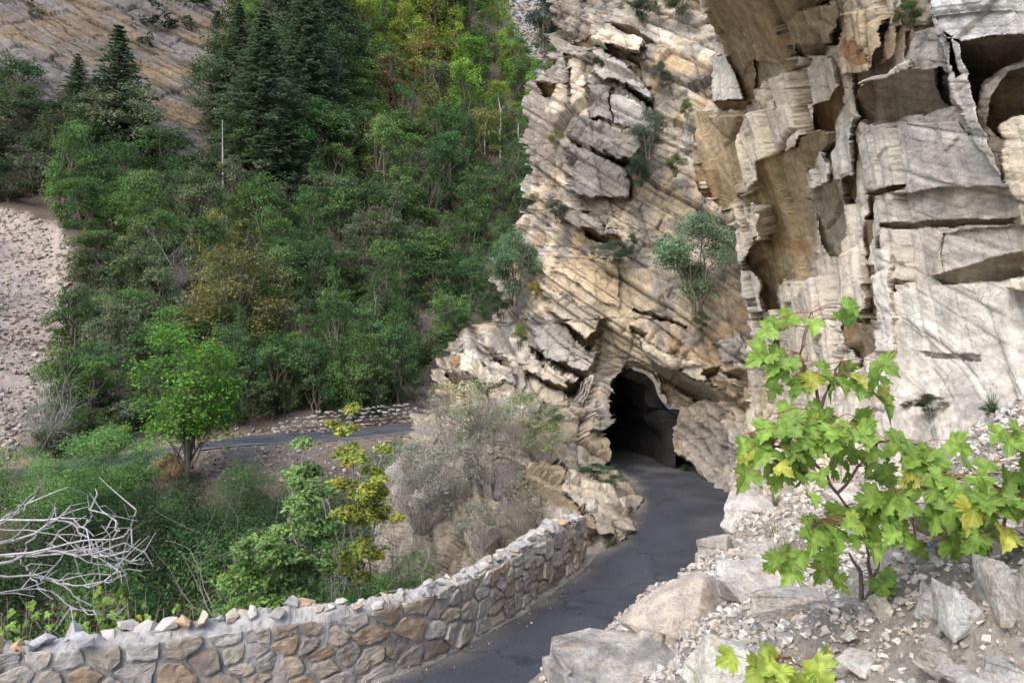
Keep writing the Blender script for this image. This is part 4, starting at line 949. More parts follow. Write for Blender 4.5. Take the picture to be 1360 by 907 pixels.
# ------------------------------------------------------------------ loose rock
PALE = (.50, .475, .44)
def boulder(px, py, D, wpx, hpx, dep, col, label, seed, rx=0, ry=0, rz=0, name='boulder', cat='rock', npt=18, boxy=.55, group=None, tilt=None, lich=.0):
    if D < 9 and px < 1500 and not name.startswith('x'):
        gq = raster(px, py+hpx*.22, 2, 30); D = float(gq[1]) if abs(gq[1]-D) < 4 else D
    w = wpx*D/F; h = hpx*D/F; dep = dep*1.0
    V, Fc = hullrock(seed, (w*1.04, dep, h*1.04), npt, 4, .07, boxy, (.3, .2, 1) if tilt is None else tilt)
    V = rot(V, rx, ry, rz); n = fbm(V*5/max(w, h)+seed, 4, seed); n2 = fbm(V*9/max(w, h)+seed, 4, seed+1)
    c = np.array(col)*(.78+.44*n)[:, None]; k = sm(.6, .7, n2)[:, None]*.4; c = c*(1-k)+np.array([.40, .27, .15])*k
    if lich: k = sm(.5, .62, fbm(V*7/w+3, 4, seed+4))[:, None]*lich; c = c*(1-k)+np.array([.2, .19, .18])*k
    o = mesh(name, V, [tuple(f) for f in Fc], M_BOULDER, None, c, False); o.location = tuple(P(px, py, D))
    return tag(o, label, cat, group)
boulder(838, 898, 5.6, 215, 104, 1.3, (.46, .425, .375), 'grey lichen speckled boulder at the path edge, lowest in view beside the asphalt', 1, rz=.3, lich=.7)
boulder(908, 824, 6.4, 160, 96, 1.1, (.55, .465, .385), 'pinkish tan sloping boulder just above the grey lichen speckled one', 2, ry=-.5, rz=.2, npt=18, boxy=.5)
boulder(962, 884, 4.7, 118, 100, .55, (.56, .54, .48), 'white angular slab leaning on the grey speckled boulder', 3, ry=-.25, rz=.5, npt=9, boxy=.7)
boulder(1002, 694, 11.6, 104, 88, 1.3, (.56, .53, .49), 'big white block of rock at the foot of the cliff beside the path', 4, rz=.4, boxy=.6)
boulder(968, 742, 9.4, 92, 84, 1.0, (.45, .41, .36), 'low cream boulder between the white block and pinkish boulder', 5, rz=.2, lich=.4)
boulder(1022, 742, 8.9, 60, 48, .7, (.52, .48, .43), 'pale flat topped rock below the big white block', 6, rz=1.2)
boulder(1275, 795, 3.7, 66, 118, .26, (.49, .48, .46), 'upright pale grey slab standing in the rubble under the maple', 7, ry=-.06, npt=12, boxy=.8, tilt=(1, .2, 0))
boulder(1322, 790, 3.55, 26, 112, .3, (.42, .40, .36), 'thin upright sliver of rock next to the pale grey slab', 8, ry=.08, npt=12, boxy=.8, tilt=(1, .2, 0))
boulder(1349, 800, 3.5, 24, 128, .3, (.46, .43, .38), 'tall narrow rock fin at the picture edge beside the sliver', 9, ry=-.04, npt=12, boxy=.8, tilt=(1, .2, 0))
boulder(1226, 795, 3.8, 22, 60, .2, (.44, .42, .40), 'narrow grey splinter of rock standing behind dry grass', 10, ry=.1, boxy=.8)
boulder(1150, 880, 3.3, 68, 34, .22, (.55, .53, .48), 'flat white pointed chip of rock under the maple stem', 11, rz=.5, ry=.12, npt=8, boxy=.6)
boulder(1128, 846, 3.5, 24, 34, .12, (.54, .52, .48), 'small white wedge of rock propped above the flat white chip', 12, ry=.6, npt=8, boxy=.6)
boulder(1170, 808, 3.7, 26, 40, .16, (.42, .39, .32), 'square tan block at the foot of the maple stem', 13, boxy=.8)
boulder(1236, 875, 3.25, 40, 60, .2, (.40, .37, .33), 'grey brown leaning stone below the upright pale slab', 14, ry=.2, boxy=.7)
boulder(1282, 902, 3.05, 60, 30, .25, (.50, .48, .45), 'flat pale stone at the bottom edge below the brown stone', 15, boxy=.6)
boulder(1334, 896, 3.0, 56, 36, .25, (.45, .43, .40), 'grey rounded stone in the bottom corner of the rubble', 16, boxy=.4)
boulder(1048, 850, 4.0, 40, 26, .2, (.52, .50, .46), 'pale rock lying in gravel beside the white angular slab', 17)
boulder(1090, 815, 4.2, 34, 26, .2, (.44, .41, .38), 'dull grey rock among pale chips near the maple', 18)
boulder(1065, 760, 5.6, 30, 28, .2, (.46, .38, .30), 'brownish pointed rock beside the dry grass tuft', 19, npt=8)
boulder(806, 690, 15.9, 100, 36, 1.4, (.48, .42, .34), 'long layered rock running along the path edge beyond the parapet', 22, ry=.62, rz=.15, boxy=.95, npt=30, tilt=(-.5, 0, .85))
boulder(735, 690, 15.2, 60, 40, .9, (.45, .40, .33), 'broken cream rock behind the far end of the parapet', 23, ry=.3)
boulder(786, 672, 13.9, 20, 24, .25, (.50, .46, .38), 'small cream rock perched on the end of the parapet', 24)
boulder(1010, 772, 8.0, 104, 72, .9, (.58, .54, .49), 'broad white ledge rock above the pinkish boulder', 31, rz=.6, boxy=.8, npt=22)
boulder(1078, 705, 9.0, 90, 66, .9, (.60, .56, .50), 'big pale fractured block behind the maple leaves', 32, rz=.2, boxy=.85, npt=22)
boulder(1050, 806, 6.0, 82, 62, .6, (.55, .51, .46), 'cream squarish block in the gravel beside the broad ledge rock', 33, rz=.9, boxy=.8, npt=22)
boulder(942, 786, 8.0, 66, 54, .7, (.52, .47, .41), 'small cream block at the path edge above the pinkish boulder', 34, rz=.3, boxy=.7)
boulder(1130, 668, 8.4, 80, 50, .8, (.61, .57, .52), 'pale rock step at the foot of the cliff behind the maple', 35, rz=.5, boxy=.85, npt=22)
boulder(1298, 700, 5.2, 96, 60, .7, (.56, .53, .49), 'wide pale ledge rock behind the right maple branch', 36, rz=.3, boxy=.85, npt=22)
# the scatter: one gravel sheet, plus the bigger loose rocks one by one
PROTO = [hullrock(700+i, (1, .8, .6), 9, 0, 0, .4) for i in range(14)]
def scatter(name, pts, sizes, colf, mat, seed=1):
    r = np.random.default_rng(seed); mb = MB()
    for p, s in zip(pts, sizes):
        V, Fc = PROTO[r.integers(len(PROTO))]; V = rot(V, r.uniform(-.6, .6), r.uniform(-.6, .6), r.uniform(0, 6.28))*s
        mb.add(V+p+np.array([0, 0, s*.12]), Fc, colf(r))
    return mb.build(name, mat, kind='stuff')
GC = [(.52, .49, .45), (.46, .42, .36), (.38, .35, .32), (.56, .53, .49), (.40, .33, .25), (.30, .27, .24), (.50, .47, .42)]
gcol = lambda r: np.array(GC[r.integers(len(GC))])*r.uniform(.75, 1.15)
def on_ground(x, y):
    z = zground(x, y); return np.stack([x, y, z+gbump(x, y, z)], -1)
r = np.random.default_rng(77)
x = r.uniform(-.5, 7.5, 260000); y = r.uniform(2.0, 14, 260000); d, s, _ = near_poly(x, y, C1c)
pxx, pyy = proj(on_ground(x, y)); keep = (s > 0) & (d > W1/2-.02) & (pxx > 720) & (pxx < 1440) & (pyy < 960) & (y < 4.5+10*r.uniform(size=len(x))**1.5)
x, y = x[keep][:36000], y[keep][:36000]; g = on_ground(x, y)
sz = (.010+.055*r.uniform(size=len(x))**4)*(.45+.16*y)
scatter('gravel', g, sz*1.25, gcol, M_GRAVEL, 3)
# grit along the path edges and in front of the tunnel
s = r.uniform(0, len(C1)-30, 2600).astype(int); u = np.where(r.uniform(size=2600) < .72, -1, 1); off = u*(W1/2-.06+np.abs(r.normal(0, .11, 2600))*np.where(r.uniform(size=2600) < .5, -1, 1.2))
q = C1[s]+S1[s]*off[:, None]+r.normal(0, .08, (2600, 2)); scatter('grit', np.c_[q, 0*s+.03], .008+.034*r.uniform(size=2600)**3, gcol, M_GRAVEL, 4)
s = np.argmin(np.abs(C1[:, 1]-17.5))+r.integers(-8, 14, 900); q = C1[s]+S1[s]*(-W1/2-.05-np.abs(r.normal(0, .35, 900)))[:, None]; scatter('gravel', np.c_[q, 0*s+.03], .02+.07*r.uniform(size=900)**2, gcol, M_GRAVEL, 5)
# scree
def far_scatter(poly, n, s0, s1, name, seed, cf=.8):
    r = np.random.default_rng(seed); poly = np.array(poly); lo = poly.min(0); hi = poly.max(0); pts = []
    a = r.uniform(lo[0], hi[0], n*3); b = r.uniform(lo[1], hi[1], n*3); ok = np.nonzero(inpoly(a, b, poly))[0][:n]
    for i in ok:
        g = raster(a[i], b[i], 20, 200, 260)
        pts.append(g)
    pts = np.array(pts); sz = s0+(s1-s0)*r.uniform(size=len(pts))**3
    FC = [(.38, .32, .265), (.35, .285, .235), (.31, .28, .25), (.40, .35, .30), (.33, .25, .195)]
    return scatter(name, pts, sz, lambda q: np.array(FC[q.integers(len(FC))])*q.uniform(.7, 1.15), M_GRAVEL, seed)
far_scatter(SCREE_L, 5600, .10, .62, 'scree', 6)
far_scatter([(648, 0), (735, 0), (730, 70), (712, 130), (690, 90), (668, 50)], 700, .3, 1.9, 'scree', 7)
far_scatter([(150, 592), (300, 570), (560, 548), (565, 640), (420, 640), (300, 640), (180, 632)], 1900, .05, .34, 'rubble', 8)
far_scatter([(262, 300), (276, 235), (296, 235), (292, 330), (270, 340)], 220, .15, .7, 'scree', 9)
far_scatter(DEBRIS, 260, .08, .4, 'rubble', 10)
# the dry stone wall by the far path
dw = thing('dry_stone_wall', 'low dry stacked stone wall holding the bank beyond the far path', 'wall')
r = np.random.default_rng(12); mb = MB()
for px in np.arange(368, 572, 7.0):
    DD = np.linspace(34, 52, 400); q0 = PA(np.full(400, px), np.full(400, 560.), DD); dd, ss, tt = near_poly(q0[:, 0], q0[:, 1], C2c)
    c0 = int(np.argmin(dd)); k = c0+int(np.argmax(dd[c0:] > 2.15)); D = DD[k]; zb = float(np.interp(tt[k], np.arange(len(C2c)), C2c[:, 2]))
    h = (1.0 if px > 415 else .45+.5*(px-368)/47)*(1-.3*sm(530, 572, px))
    for row in range(5):
        if row*.23 > h: continue
        q = P(px+r.uniform(-3, 3), 560, D); q[2] = zb+.10+row*.22+r.uniform(-.05, .05); q[1] += row*.06+r.uniform(-.08, .08)
        V, Fc = PROTO[r.integers(14)]; V = rot(V, r.uniform(-.3, .3), r.uniform(-.3, .3), r.uniform(-.5, .5))*np.array([r.uniform(.3, .56), .5, r.uniform(.3, .42)])
        mb.add(V+q, Fc, np.array([(.36, .34, .31), (.42, .39, .35), (.33, .27, .2), (.30, .29, .275)][r.integers(4)])*r.uniform(.75, 1.15))
mb.build('stonework', M_GRAVEL, dw)
# loose rocks lying one by one in the rubble
r = np.random.default_rng(31); LR = []
NEARBY = [('the maple stem', 1150, 800), ('the white slab', 962, 884), ('the pinkish boulder', 908, 824), ('the white block', 1002, 694), ('the upright slabs', 1300, 790), ('the moss cushion', 1235, 550), ('the picture corner', 1350, 900)]
while len(LR) < 62:
    px, py = r.uniform(985, 1372), r.uniform(600, 915)
    if py < 640-(px-985)*.1 or (px < 1040 and py > 845): continue
    if any(abs(px-a)+abs(py-b) < 17 for a, b in LR): continue
    LR.append((px, py))
seen = {}
for i, (px, py) in enumerate(sorted(LR, key=lambda q: min((q[0]-x)**2+(q[1]-y)**2 for _, x, y in NEARBY))):
    D = raster(px, py, 2, 30)[1]; s = r.uniform(10, 34)*D/F*(1.0 if D < 6 else .8); kind = r.integers(4); V, Fc = hullrock(900+i, (s, s*r.uniform(.5, .9), s*r.uniform(.35, .75)), 12, 2, .05, .55)
    V = rot(V, r.uniform(-.4, .4), r.uniform(-.4, .4), r.uniform(0, 6)); cc, cn = [((.56, .54, .50), 'white'), ((.44, .42, .39), 'grey'), ((.48, .41, .32), 'tan'), ((.36, .33, .30), 'dull brown')][kind]
    ln = min(NEARBY, key=lambda t: (px-t[1])**2+(py-t[2])**2)[0]; k = seen.get((cn, ln), 0); seen[(cn, ln)] = k+1
    o = mesh('loose_rock', V, [tuple(f) for f in Fc], M_BOULDER, None, np.array(cc)*(.75+.5*fbm(V*5/s+i, 4, i))[:, None]); o.location = tuple(P(px, py, D)+np.array([0, 0, s*.1]))
    tag(o, f"{['angular', 'flat', 'chipped', 'blocky'][i % 4]} {cn} loose rock in the rubble, {['', 'second ', 'third ', 'fourth ', 'fifth ', 'sixth ', 'seventh ', 'eighth ', 'ninth '][min(k, 8)]}closest to {ln}", 'rock', 'loose rocks in the rubble')
# ------------------------------------------------------------------ plants in the gully, on the mound and on the cliff
# dark bushes in the gully
gl = broadleaf('gully_bush', 'x', 'shrub', 3.4, 2.3, 17, 950, .042, .03, 5, 71, loose=1, ball=1, var=.35, sth=.55)
GB = [(300, 715, 24, 92, 'deep green', 'dark leafy bush filling the gully below the lime green roadside tree', 1.15), (215, 728, 22, 72, 'dark green', 'shadowy bush deep in the gully behind the bleached branches', 1.1),
 (352, 668, 27, 46, 'deep green', 'dark bush on the bank just under the far path near the green sapling', 1.1), (140, 660, 28, 100, 'mid green', 'fresh green bush beside the far path above the bleached branches', 1.25),
 (60, 668, 28, 92, 'mid green', 'green bush by the far path at the picture edge', 1.2), (170, 690, 25, 90, 'deep green', 'deep green bush between the fresh green bush and the shadowy bush', 1.2),
 (20, 745, 20, 95, 'dark green', 'dark bush behind the bleached branches at the picture edge', 1.2), (110, 770, 18, 80, 'dark green', 'dark bush directly beneath the bleached branches', 1.3),
 (270, 800, 17, 110, 'deep green', 'bush in the gully close behind the parapet, beside the pale sapling', 1.1), (455, 640, 27, 40, 'grey green', 'grey green bush between the green sapling and the yellow sapling', 1.2),
 (540, 640, 24, 55, 'deep green', 'green bush behind the yellow sapling at the foot of the mound', 1.0), (500, 770, 15.5, 55, 'mid green', 'small leafy bush by the parapet under the yellow sapling', 1.1), (200, 800, 16, 80, 'mid green', 'mid green bush behind the young maples at the parapet', 1.2), (395, 730, 20, 70, 'dark green', 'dark low bush behind the green sapling trunk', 1.2), (95, 640, 29, 40, 'mid green', 'small bright bush between the two fresh green bushes by the far path', .9), (255, 690, 22, 60, 'dark green', 'darkest bush under the ochre root clump', 1.0), (165, 640, 30, 45, 'deep green', 'round bush at the lower edge of the far path near the root clump', .8), (320, 640, 29, 34, 'grey green', 'low grey bush under the stones of the path bank', .9), (60, 800, 15, 70, 'deep green', 'bush under the bleached branches behind the young maples', 1.1), (12, 655, 30, 62, 'mid green', 'bush hiding the far path at the picture edge beside the bare grey brush', 1.1), (105, 655, 30, 66, 'deep green', 'bush overlapping the far path just below the grey leafless shrub', 1.0)]
for i, (px, py, D, hp, tn, lab, wd) in enumerate(GB):
    q = foot(px, py, D); topz = CAMZ-(py-hp-CY)/F*D; s = np.clip((topz-q[2])/3.3, .62, 1.3)*(.8+.35*((i*7) % 5)/5); q = np.array([q[0], q[1], topz-3.15*s])
    if i == 0: place(gl, q, (s*wd*.9, s*wd*.9, s), 0); gl['label'] = lab; gl['group'] = 'bushes in the gully'; tint(gl, TINT[tn])
    else: dup(gl, tuple(q), i*1.3, (s*wd*.78, s*wd*.78, s), lab, 'bushes in the gully', np.array(TINT[tn])*{1: .5, 2: .8, 3: 1.5, 4: 1.55, 5: .8, 6: .6, 7: .55, 8: .75, 9: .9, 10: 1.1, 11: 1.5, 12: 1.0, 13: .55, 14: 1.7, 15: .4, 16: 1.2, 17: .8, 18: .7, 19: 1.1, 20: 1.3}[i]*np.array([.85, 1, .9]))
brown = (.23, .19, .15)
for px, py, D, hp, lab in [(120, 745, 15.5, 60, 'brown tangle of dead twigs under the bleached branches'), (330, 790, 14.5, 60, 'dry grey twigs lying behind the parapet left of the green sapling'), (235, 655, 30, 60, 'dead drooping twigs below the ochre root clump'), (30, 640, 26, 70, 'bare grey brush beside the far path at the picture edge'), (500, 720, 15.6, 110, 'grey bare brush leaning at the foot of the yellow sapling')]:
    q = foot(px, py, D); topz = CAMZ-(py-hp-CY)/F*D; h = max(.8, topz-q[2])
    place(bare('dead_brush', lab, 'dead brush', h, h*1.1, 16, 2, int(px), brown if px < 300 else (.3, .27, .25), .018), q)
V, Fc = hullrock(90, (2.0, 1.2, 1.7), 16, 4, .25, .2); o = mesh('root_clump', V, [tuple(f) for f in Fc], M_BOULDER, None, np.array([.30, .19, .085])*(.5+fbm(V*3, 4, 3))[:, None]); o.location = tuple(foot(222, 628, 32, .45)); tag(o, 'ochre clump of earth and roots on the bank below the far path', 'root clump')
# the sapling pair behind the parapet
def sapling(name, lab, px, py, D, hp, rx, tn, leaf, nl, seed, hue, per=120, grp=None, low=.18, mat=None, stemc=(.3, .27, .24), cl=7):
    q = foot(px, py, D); topz = CAMZ-(py-hp-CY)/F*D; h = topz-q[2]
    root = thing(name, lab, 'tree', tuple(q), 0, grp); r_ = np.random.default_rng(seed); tb = MB(); L = []
    for s in range(3):
        top = np.array([r_.normal(0, rx*.3), r_.normal(0, rx*.3), h*(.97-.16*s)]); st = limb((.05*s, 0, -.2), top, 9, .05); tb.tube(st, np.linspace(.03, .008, 9), 5, stemc)
        for k in range(nl//3):
            u = r_.uniform(low, 1); b = st[int(u*8)]; rr = rx*(1.0-u*.45); e = b+np.array([r_.normal(0, rr*.5), r_.normal(0, rr*.5), r_.uniform(-.25, .45)*rr]); tb.tube(limb(b, e, 4), np.linspace(.011, .004, 4), 4, stemc); L.append((*e, rx*r_.uniform(.15, .36)))
        L.append((*top, rx*.25))
    tb.build('stem', M_BARK, root, True); crown_quads(np.array(L), per, leaf, seed, .25, hue, cl).build('foliage', mat or M_LEAF, root); tint(root, tn); return root
sapling('sapling', 'pale green slender sapling growing behind the parapet', 388, 800, 13.2, 218, .75, (.24, .37, .13), .048, 99, 81, .05, 300)
sapling('sapling', 'low pale green bushy sapling at the parapet under the slender one', 338, 812, 12.6, 105, .75, (.24, .38, .11), .048, 60, 82, .05, 220)
sapling('yellow_sapling', 'yellow and orange autumn sapling with bare grey stems', 488, 770, 15.0, 236, .62, (.40, .44, .10), .05, 60, 83, .13, 190, low=.55, stemc=(.38, .36, .35))
q = foot(455, 790, 14.6); place(bare('bare_sapling', 'leafless pale grey stems between the green and yellow saplings', 'dead brush', 2.7, .9, 7, 2, 85, (.42, .41, .41), .022), q)
# grey brush on the mound
br = bare('sage_brush', 'x', 'shrub', 1.25, .9, 30, 2, 91, (.29, .26, .24), .010); sg = thing('sage_shrub', 'x', 'shrub'); br.parent = sg
for k_ in ('label', 'category'): del br[k_]
br.name = 'twigs'; L = lobes(26, .85, .75, .42, 92, 1); crown_quads(L, 90, .030, 93, .3, .08, 6).build('foliage', M_LEAF, sg)
SG = [(640, 560, 1.35, 62, 'olive grey shrub on top of the mound, its widest', (0.290, 0.320, 0.182)), (690, 575, 1.1, 60, 'greenish shrub on the mound shoulder toward the tunnel', (0.246, 0.304, 0.140)), (600, 590, 1.1, 56, 'grey twiggy shrub on the gully edge of the mound top', (0.304, 0.320, 0.224)),
 (655, 640, 1.3, 70, 'dark mauve grey shrub in the middle of the mound face', (0.232, 0.232, 0.182)), (600, 660, 1.3, 74, 'mauve grey shrub low on the gully side of the mound', (0.290, 0.288, 0.238)), (690, 690, 1.1, 56, 'brown grey shrub just behind the parapet end', (0.246, 0.232, 0.154)),
 (560, 690, 1.25, 66, 'pale grey shrub at the foot of the mound by the bare stems', (0.319, 0.320, 0.266)), (640, 710, 1.1, 52, 'grey shrub pressed against the parapet below the mauve shrub', (0.275, 0.280, 0.224)), (725, 600, 1.0, 46, 'yellowish green shrub on the mound near the tunnel jamb', (0.290, 0.344, 0.126)), (590, 540, .9, 40, 'small straw shrub where the mound meets the cliff', (0.348, 0.336, 0.182)), (556, 640, 1.1, 60, 'wispy grey shrub behind the bare grey brush', (0.290, 0.304, 0.238))]
for i, (px, py, sc, hp, lab, tn) in enumerate(SG):
    D = float(fC(np.array([px*1.]), np.array([py+12.]))[0])-.35; q = P(px, py+14, D); s = hp*1.1*D/F/1.3
    if i == 0: place(sg, q, (s*1.25, s*1.1, s)); sg['label'] = lab; sg['group'] = 'grey shrubs on the mound'; tint(sg, tn)
    else: dup(sg, tuple(q), i*1.7, (s*1.25, s*1.1, s), lab, 'grey shrubs on the mound', tn)
# green on the cliff
cs = broadleaf('cliff_shrub', 'x', 'shrub', 2.4, 1.4, 13, 1100, .036, .02, 4, 95, loose=1, ball=1, hue=.08, sth=.6)
CS = [(926, 402, 122, 'big blue green shrub hanging on the cliff above the tunnel', (.20, .31, .18), 1.0), (682, 395, 92, 'dense green shrub on the shoulder of the buttress', (.15, .25, .13), .95), (665, 425, 40, 'dark shrub in the crack under the shoulder shrub', (.07, .10, .05), 1.0),
 (820, 352, 34, 'low blue green shrub on a cliff ledge under the dark beds', (.09, .14, .09), 1.5), (848, 250, 46, 'dark green shrub in the vertical crack of the buttress', (.07, .11, .06), .9), (862, 205, 60, 'sparse grey green shrub trailing down the buttress', (.11, .15, .1), .8), (897, 232, 28, 'yellow green tuft beside the trailing shrub', (.17, .22, .07), 1.1), (912, 158, 28, 'pale lime tuft next to the overhang edge', (.18, .23, .09), .9),
 (740, 292, 28, 'small grey green bush on the outer edge of the buttress', (.12, .15, .09), 1.1), (712, 395, 22, 'yellow flowering tuft near the shoulder shrub', (.33, .28, .04), 1.0), (690, 462, 34, 'bright lime tuft in the gully below the shoulder', (.18, .23, .08), .9), (738, 200, 30, 'yellow green strip of weeds on the pale face', (.2, .2, .07), .7), (855, 30, 40, 'dark bush at the top of the buttress', (.06, .09, .05), 1.0), (905, 22, 46, 'green bush at the top edge beside the overhang', (.12, .17, .07), 1.2),
 (800, 90, 18, 'small tuft on the highest ledge', (.1, .13, .07), 1.2), (878, 120, 40, 'grey green shrub strung down the crack beside the overhang', (.1, .13, .09), .7), (930, 442, 30, 'little green plant on the slab above the tunnel roof', (.09, .14, .06), .9), (790, 636, 22, 'low green fern on the gravel left of the tunnel mouth', (.08, .15, .07), 2.0), (815, 646, 16, 'second smaller fern nearer the path by the tunnel mouth', (.08, .15, .07), 2.2),
 (737, 570, 30, 'green sprig above the shrubs beside the tunnel jamb', (.12, .2, .07), 1.0), (605, 440, 30, 'dark green bush at the lower edge of the buttress', (.06, .1, .05), 1.3), (840, 330, 20, 'thin green plant under the dark bed lip', (.1, .14, .07), 1.0), (722, 60, 70, 'dark bush in the chute behind the buttress top', (.06, .085, .06), .8)]
for i, (px, py, hp, lab, tn, wd) in enumerate(CS):
    D = float(fC(np.array([px*1.]), np.array([py*1.]))[0])-(.7 if hp < 60 else 1.0)
    if i == 22: D = 60
    q = P(px, py, D); s = hp*D/F/2.25
    if i == 0: place(cs, q, (s*wd, s*wd, s)); cs['label'] = lab; cs['group'] = 'shrubs on the tunnel cliff'; tint(cs, tn)
    else: dup(cs, tuple(q), i*1.1, (s*wd, s*wd*.8, s), lab, 'shrubs on the tunnel cliff', tn)
for px, py, hp, lab, dd in [(896, 616, 14, 'dark green tuft at the tunnel mouth beside the wall', .3), (909, 626, 10, 'smaller green tuft in front of the tunnel mouth tuft', .3)]:
    D = 4.0e3/(py-CY); q = P(px, py, D); s = hp*D/F/2.25; dup(cs, tuple(q), px, (s*1.5, s*1.2, s), lab, 'shrubs on the tunnel cliff', (.05, .09, .04))
rt = MB()
for k in range(9): rt.tube(limb(P(786+rng.uniform(-3, 3), 498, 22.0), P(768+rng.uniform(-4, 12), 532+rng.uniform(-12, 6), 21.8), 5, .15), np.linspace(.022, .01, 5), 4, (.40, .36, .30))
tag(rt.build('hanging_roots', M_BARK), 'pale bare roots hanging from the crack beside the tunnel', 'roots')
# bleached dead branches
db = MB(); BL = [[(-60, 742), (30, 738), (80, 722), (130, 716), (165, 712)], [(-60, 760), (40, 768), (90, 770), (150, 760), (188, 758)], [(-60, 700), (30, 690), (80, 686), (105, 692), (125, 712)], [(-40, 728), (40, 715), (75, 695), (92, 668), (100, 690)],
 [(30, 738), (50, 700), (85, 690), (112, 700)], [(60, 720), (90, 735), (130, 748), (152, 752)], [(85, 692), (115, 715), (140, 745), (155, 757)], [(110, 700), (122, 690), (118, 668)], [(150, 718), (158, 702), (150, 686), (143, 682)], [(165, 712), (178, 695), (180, 676)], [(40, 768), (70, 790), (105, 812), (160, 818)], [(85, 770), (95, 795), (120, 812), (150, 822), (163, 808)],
 [(-60, 715), (15, 690), (35, 668), (48, 652)], [(-60, 745), (0, 735), (60, 740), (112, 728), (145, 735)], [(-50, 790), (30, 785), (60, 772)], [(20, 738), (42, 760), (55, 772)], [(130, 716), (150, 740), (185, 748), (192, 742)], [(-20, 700), (60, 705), (110, 712)], [(100, 722), (120, 738), (145, 735), (165, 750)], [(0, 748), (50, 728), (100, 742), (140, 730), (170, 722)], [(70, 770), (110, 782), (150, 775), (160, 760)]]
rr = np.random.default_rng(3)
TK = P(-170, 752, 10.6); tb_ = TK+np.array([-.9, .3, 0]); tb_[2] = zground(tb_[:1], tb_[1:2])[0]-.2; q = limb(tb_, TK, 7, .05); db.tube(q, np.linspace(.10, .06, 7), 7, (.46, .44, .42))
for k, b in enumerate(BL):
    if b[0][0] <= -20: b = [(-170, 752), (-110, (752+b[0][1])/2)]+b
    D = 10.6+rr.uniform(-.5, .7); pts = np.array([P(x, y, D+rr.uniform(-.15, .15)) for x, y in b]); t = np.linspace(0, len(pts)-1, 14)
    q = resample(pts[:, :2], 9); pr = np.stack([np.interp(t, np.arange(len(pts)), pts[:, j]) for j in range(3)], 1); 
    for _ in range(2): pr[1:-1] = .5*pr[1:-1]+.25*(pr[:-2]+pr[2:])
    pr[1:-1] += rr.normal(0, .02, (12, 3)); w0 = .025 if k in (0, 1, 2, 3, 13, 19) else .014
    db.tube(pr, np.linspace(w0, .009, 14), 5, np.array([.42, .40, .385])*rr.uniform(.75, 1.1))
    for m in range(4):
        j = rr.integers(4, 13); d = nrm(pr[min(j+1, 13)]-pr[j-1]+rr.normal(0, .12, 3)); e = pr[j]+d*rr.uniform(.25, .7)+np.array([0, 0, rr.uniform(-.15, .3)])
        mid = (pr[j]+e)/2+rr.normal(0, .05, 3); db.tube([pr[j], mid, e], [.011, .008, .004], 4, np.array([.46, .44, .44])*rr.uniform(.8, 1.1))
tag(db.build('dead_branch', M_BARK), 'bleached white tangle of dead branches beyond the parapet', 'dead branches')

# ------------------------------------------------------------------ maple leaves
OUT = [(0, 0), (.10, -.02), (.30, -.10), (.42, -.02), (.36, .06), (.52, .10), (.62, .22), (.50, .26), (.66, .42), (.48, .42), (.50, .52), (.36, .46), (.22, .42), (.26, .58), (.34, .66), (.22, .72), (.20, .84), (.10, .84), (0, 1.05)]
OUT = np.array(OUT+[(-x, y) for x, y in OUT[-2:0:-1]])
def maple_leaf(qb, c, axis, up, size, col, r_):
    """one five-lobed leaf: stalk end at c, pointing along axis"""
    a = nrm(axis); n = nrm(up-a*(np.dot(up, a))); b = np.cross(a, n); m = len(OUT)
    ctr = np.array([0, .34]); pts = []; fold = r_.uniform(.05, .5); curl = r_.uniform(.05, .5); ph = r_.uniform(0, 6)
    for x, y in list(OUT)+[tuple(ctr)]:
        x *= r_.uniform(.94, 1.06); z = fold*abs(x)-curl*y*y+.07*math.sin(7*x+3*y+ph)
        pts.append(c+size*(b*x+a*y+n*z))
    mb = qb; V = np.array(pts); dist = np.r_[np.linalg.norm(OUT-ctr, axis=1), 0]
    mb.add(V, [(i, (i+1) % m, m) for i in range(m)], np.array(col)*(1.12-.25*dist[:, None]))
def leafcol(r_, base):
    c = np.array(base)*r_.uniform(.75, 1.2)
    if r_.uniform() < .08: c = np.array([.44, .46, .08])*r_.uniform(.8, 1.1)
    if r_.uniform() < .006: c = np.array([.45, .26, .10])
    return c
def maple_plant(name, lab, base, hubs, grp, leaf, nper, seed, parents, basecol=(.22, .345, .062), stemr=.012, spread=.13):
    """base point, hub points with the index of the hub they grow from"""
    r_ = np.random.default_rng(seed); root = thing(name, lab, 'shrub', tuple(base), 0, grp); base = np.array(base); st = MB(); lf = MB()
    for i, h in enumerate(hubs):
        p0 = base if parents[i] < 0 else hubs[parents[i]]; q = limb(p0-base, h-base, 6, .07); q[0] = p0-base
        st.tube(q, np.linspace(stemr*(1 if parents[i] < 0 else .5), stemr*.35, 6), 6, (.19, .11, .075) if parents[i] >= 0 else (.24, .2, .17))
        if parents[i] < 0 and nper[i] == 0: continue
        for k in range(nper[i]):
            az = r_.uniform(0, 6.28); d = nrm((math.cos(az), math.sin(az)*.8-.25, r_.uniform(-.45, .35))); t0 = q[r_.integers(3, 6)]; c = t0+d*spread*r_.uniform(.35, 1.15)
            st.tube([t0, (t0+c)/2+np.array([0, 0, .012]), c], [.0022, .0018, .0015], 4, (.30, .15, .08))
            lf_axis = nrm(d+np.array([0, -.3, -.8])+r_.normal(0, .25, 3)); maple_leaf(lf, c, lf_axis, np.array([r_.normal(0, .3), -.75, .8])+r_.normal(0, .22, 3), leaf*r_.uniform(.6, 1.1), leafcol(r_, basecol), r_)
    st.build('stem', M_BARK, root, True); lf.build('foliage', M_MAPLE, root); return root
H = lambda *a: [P(*x) for x in a]
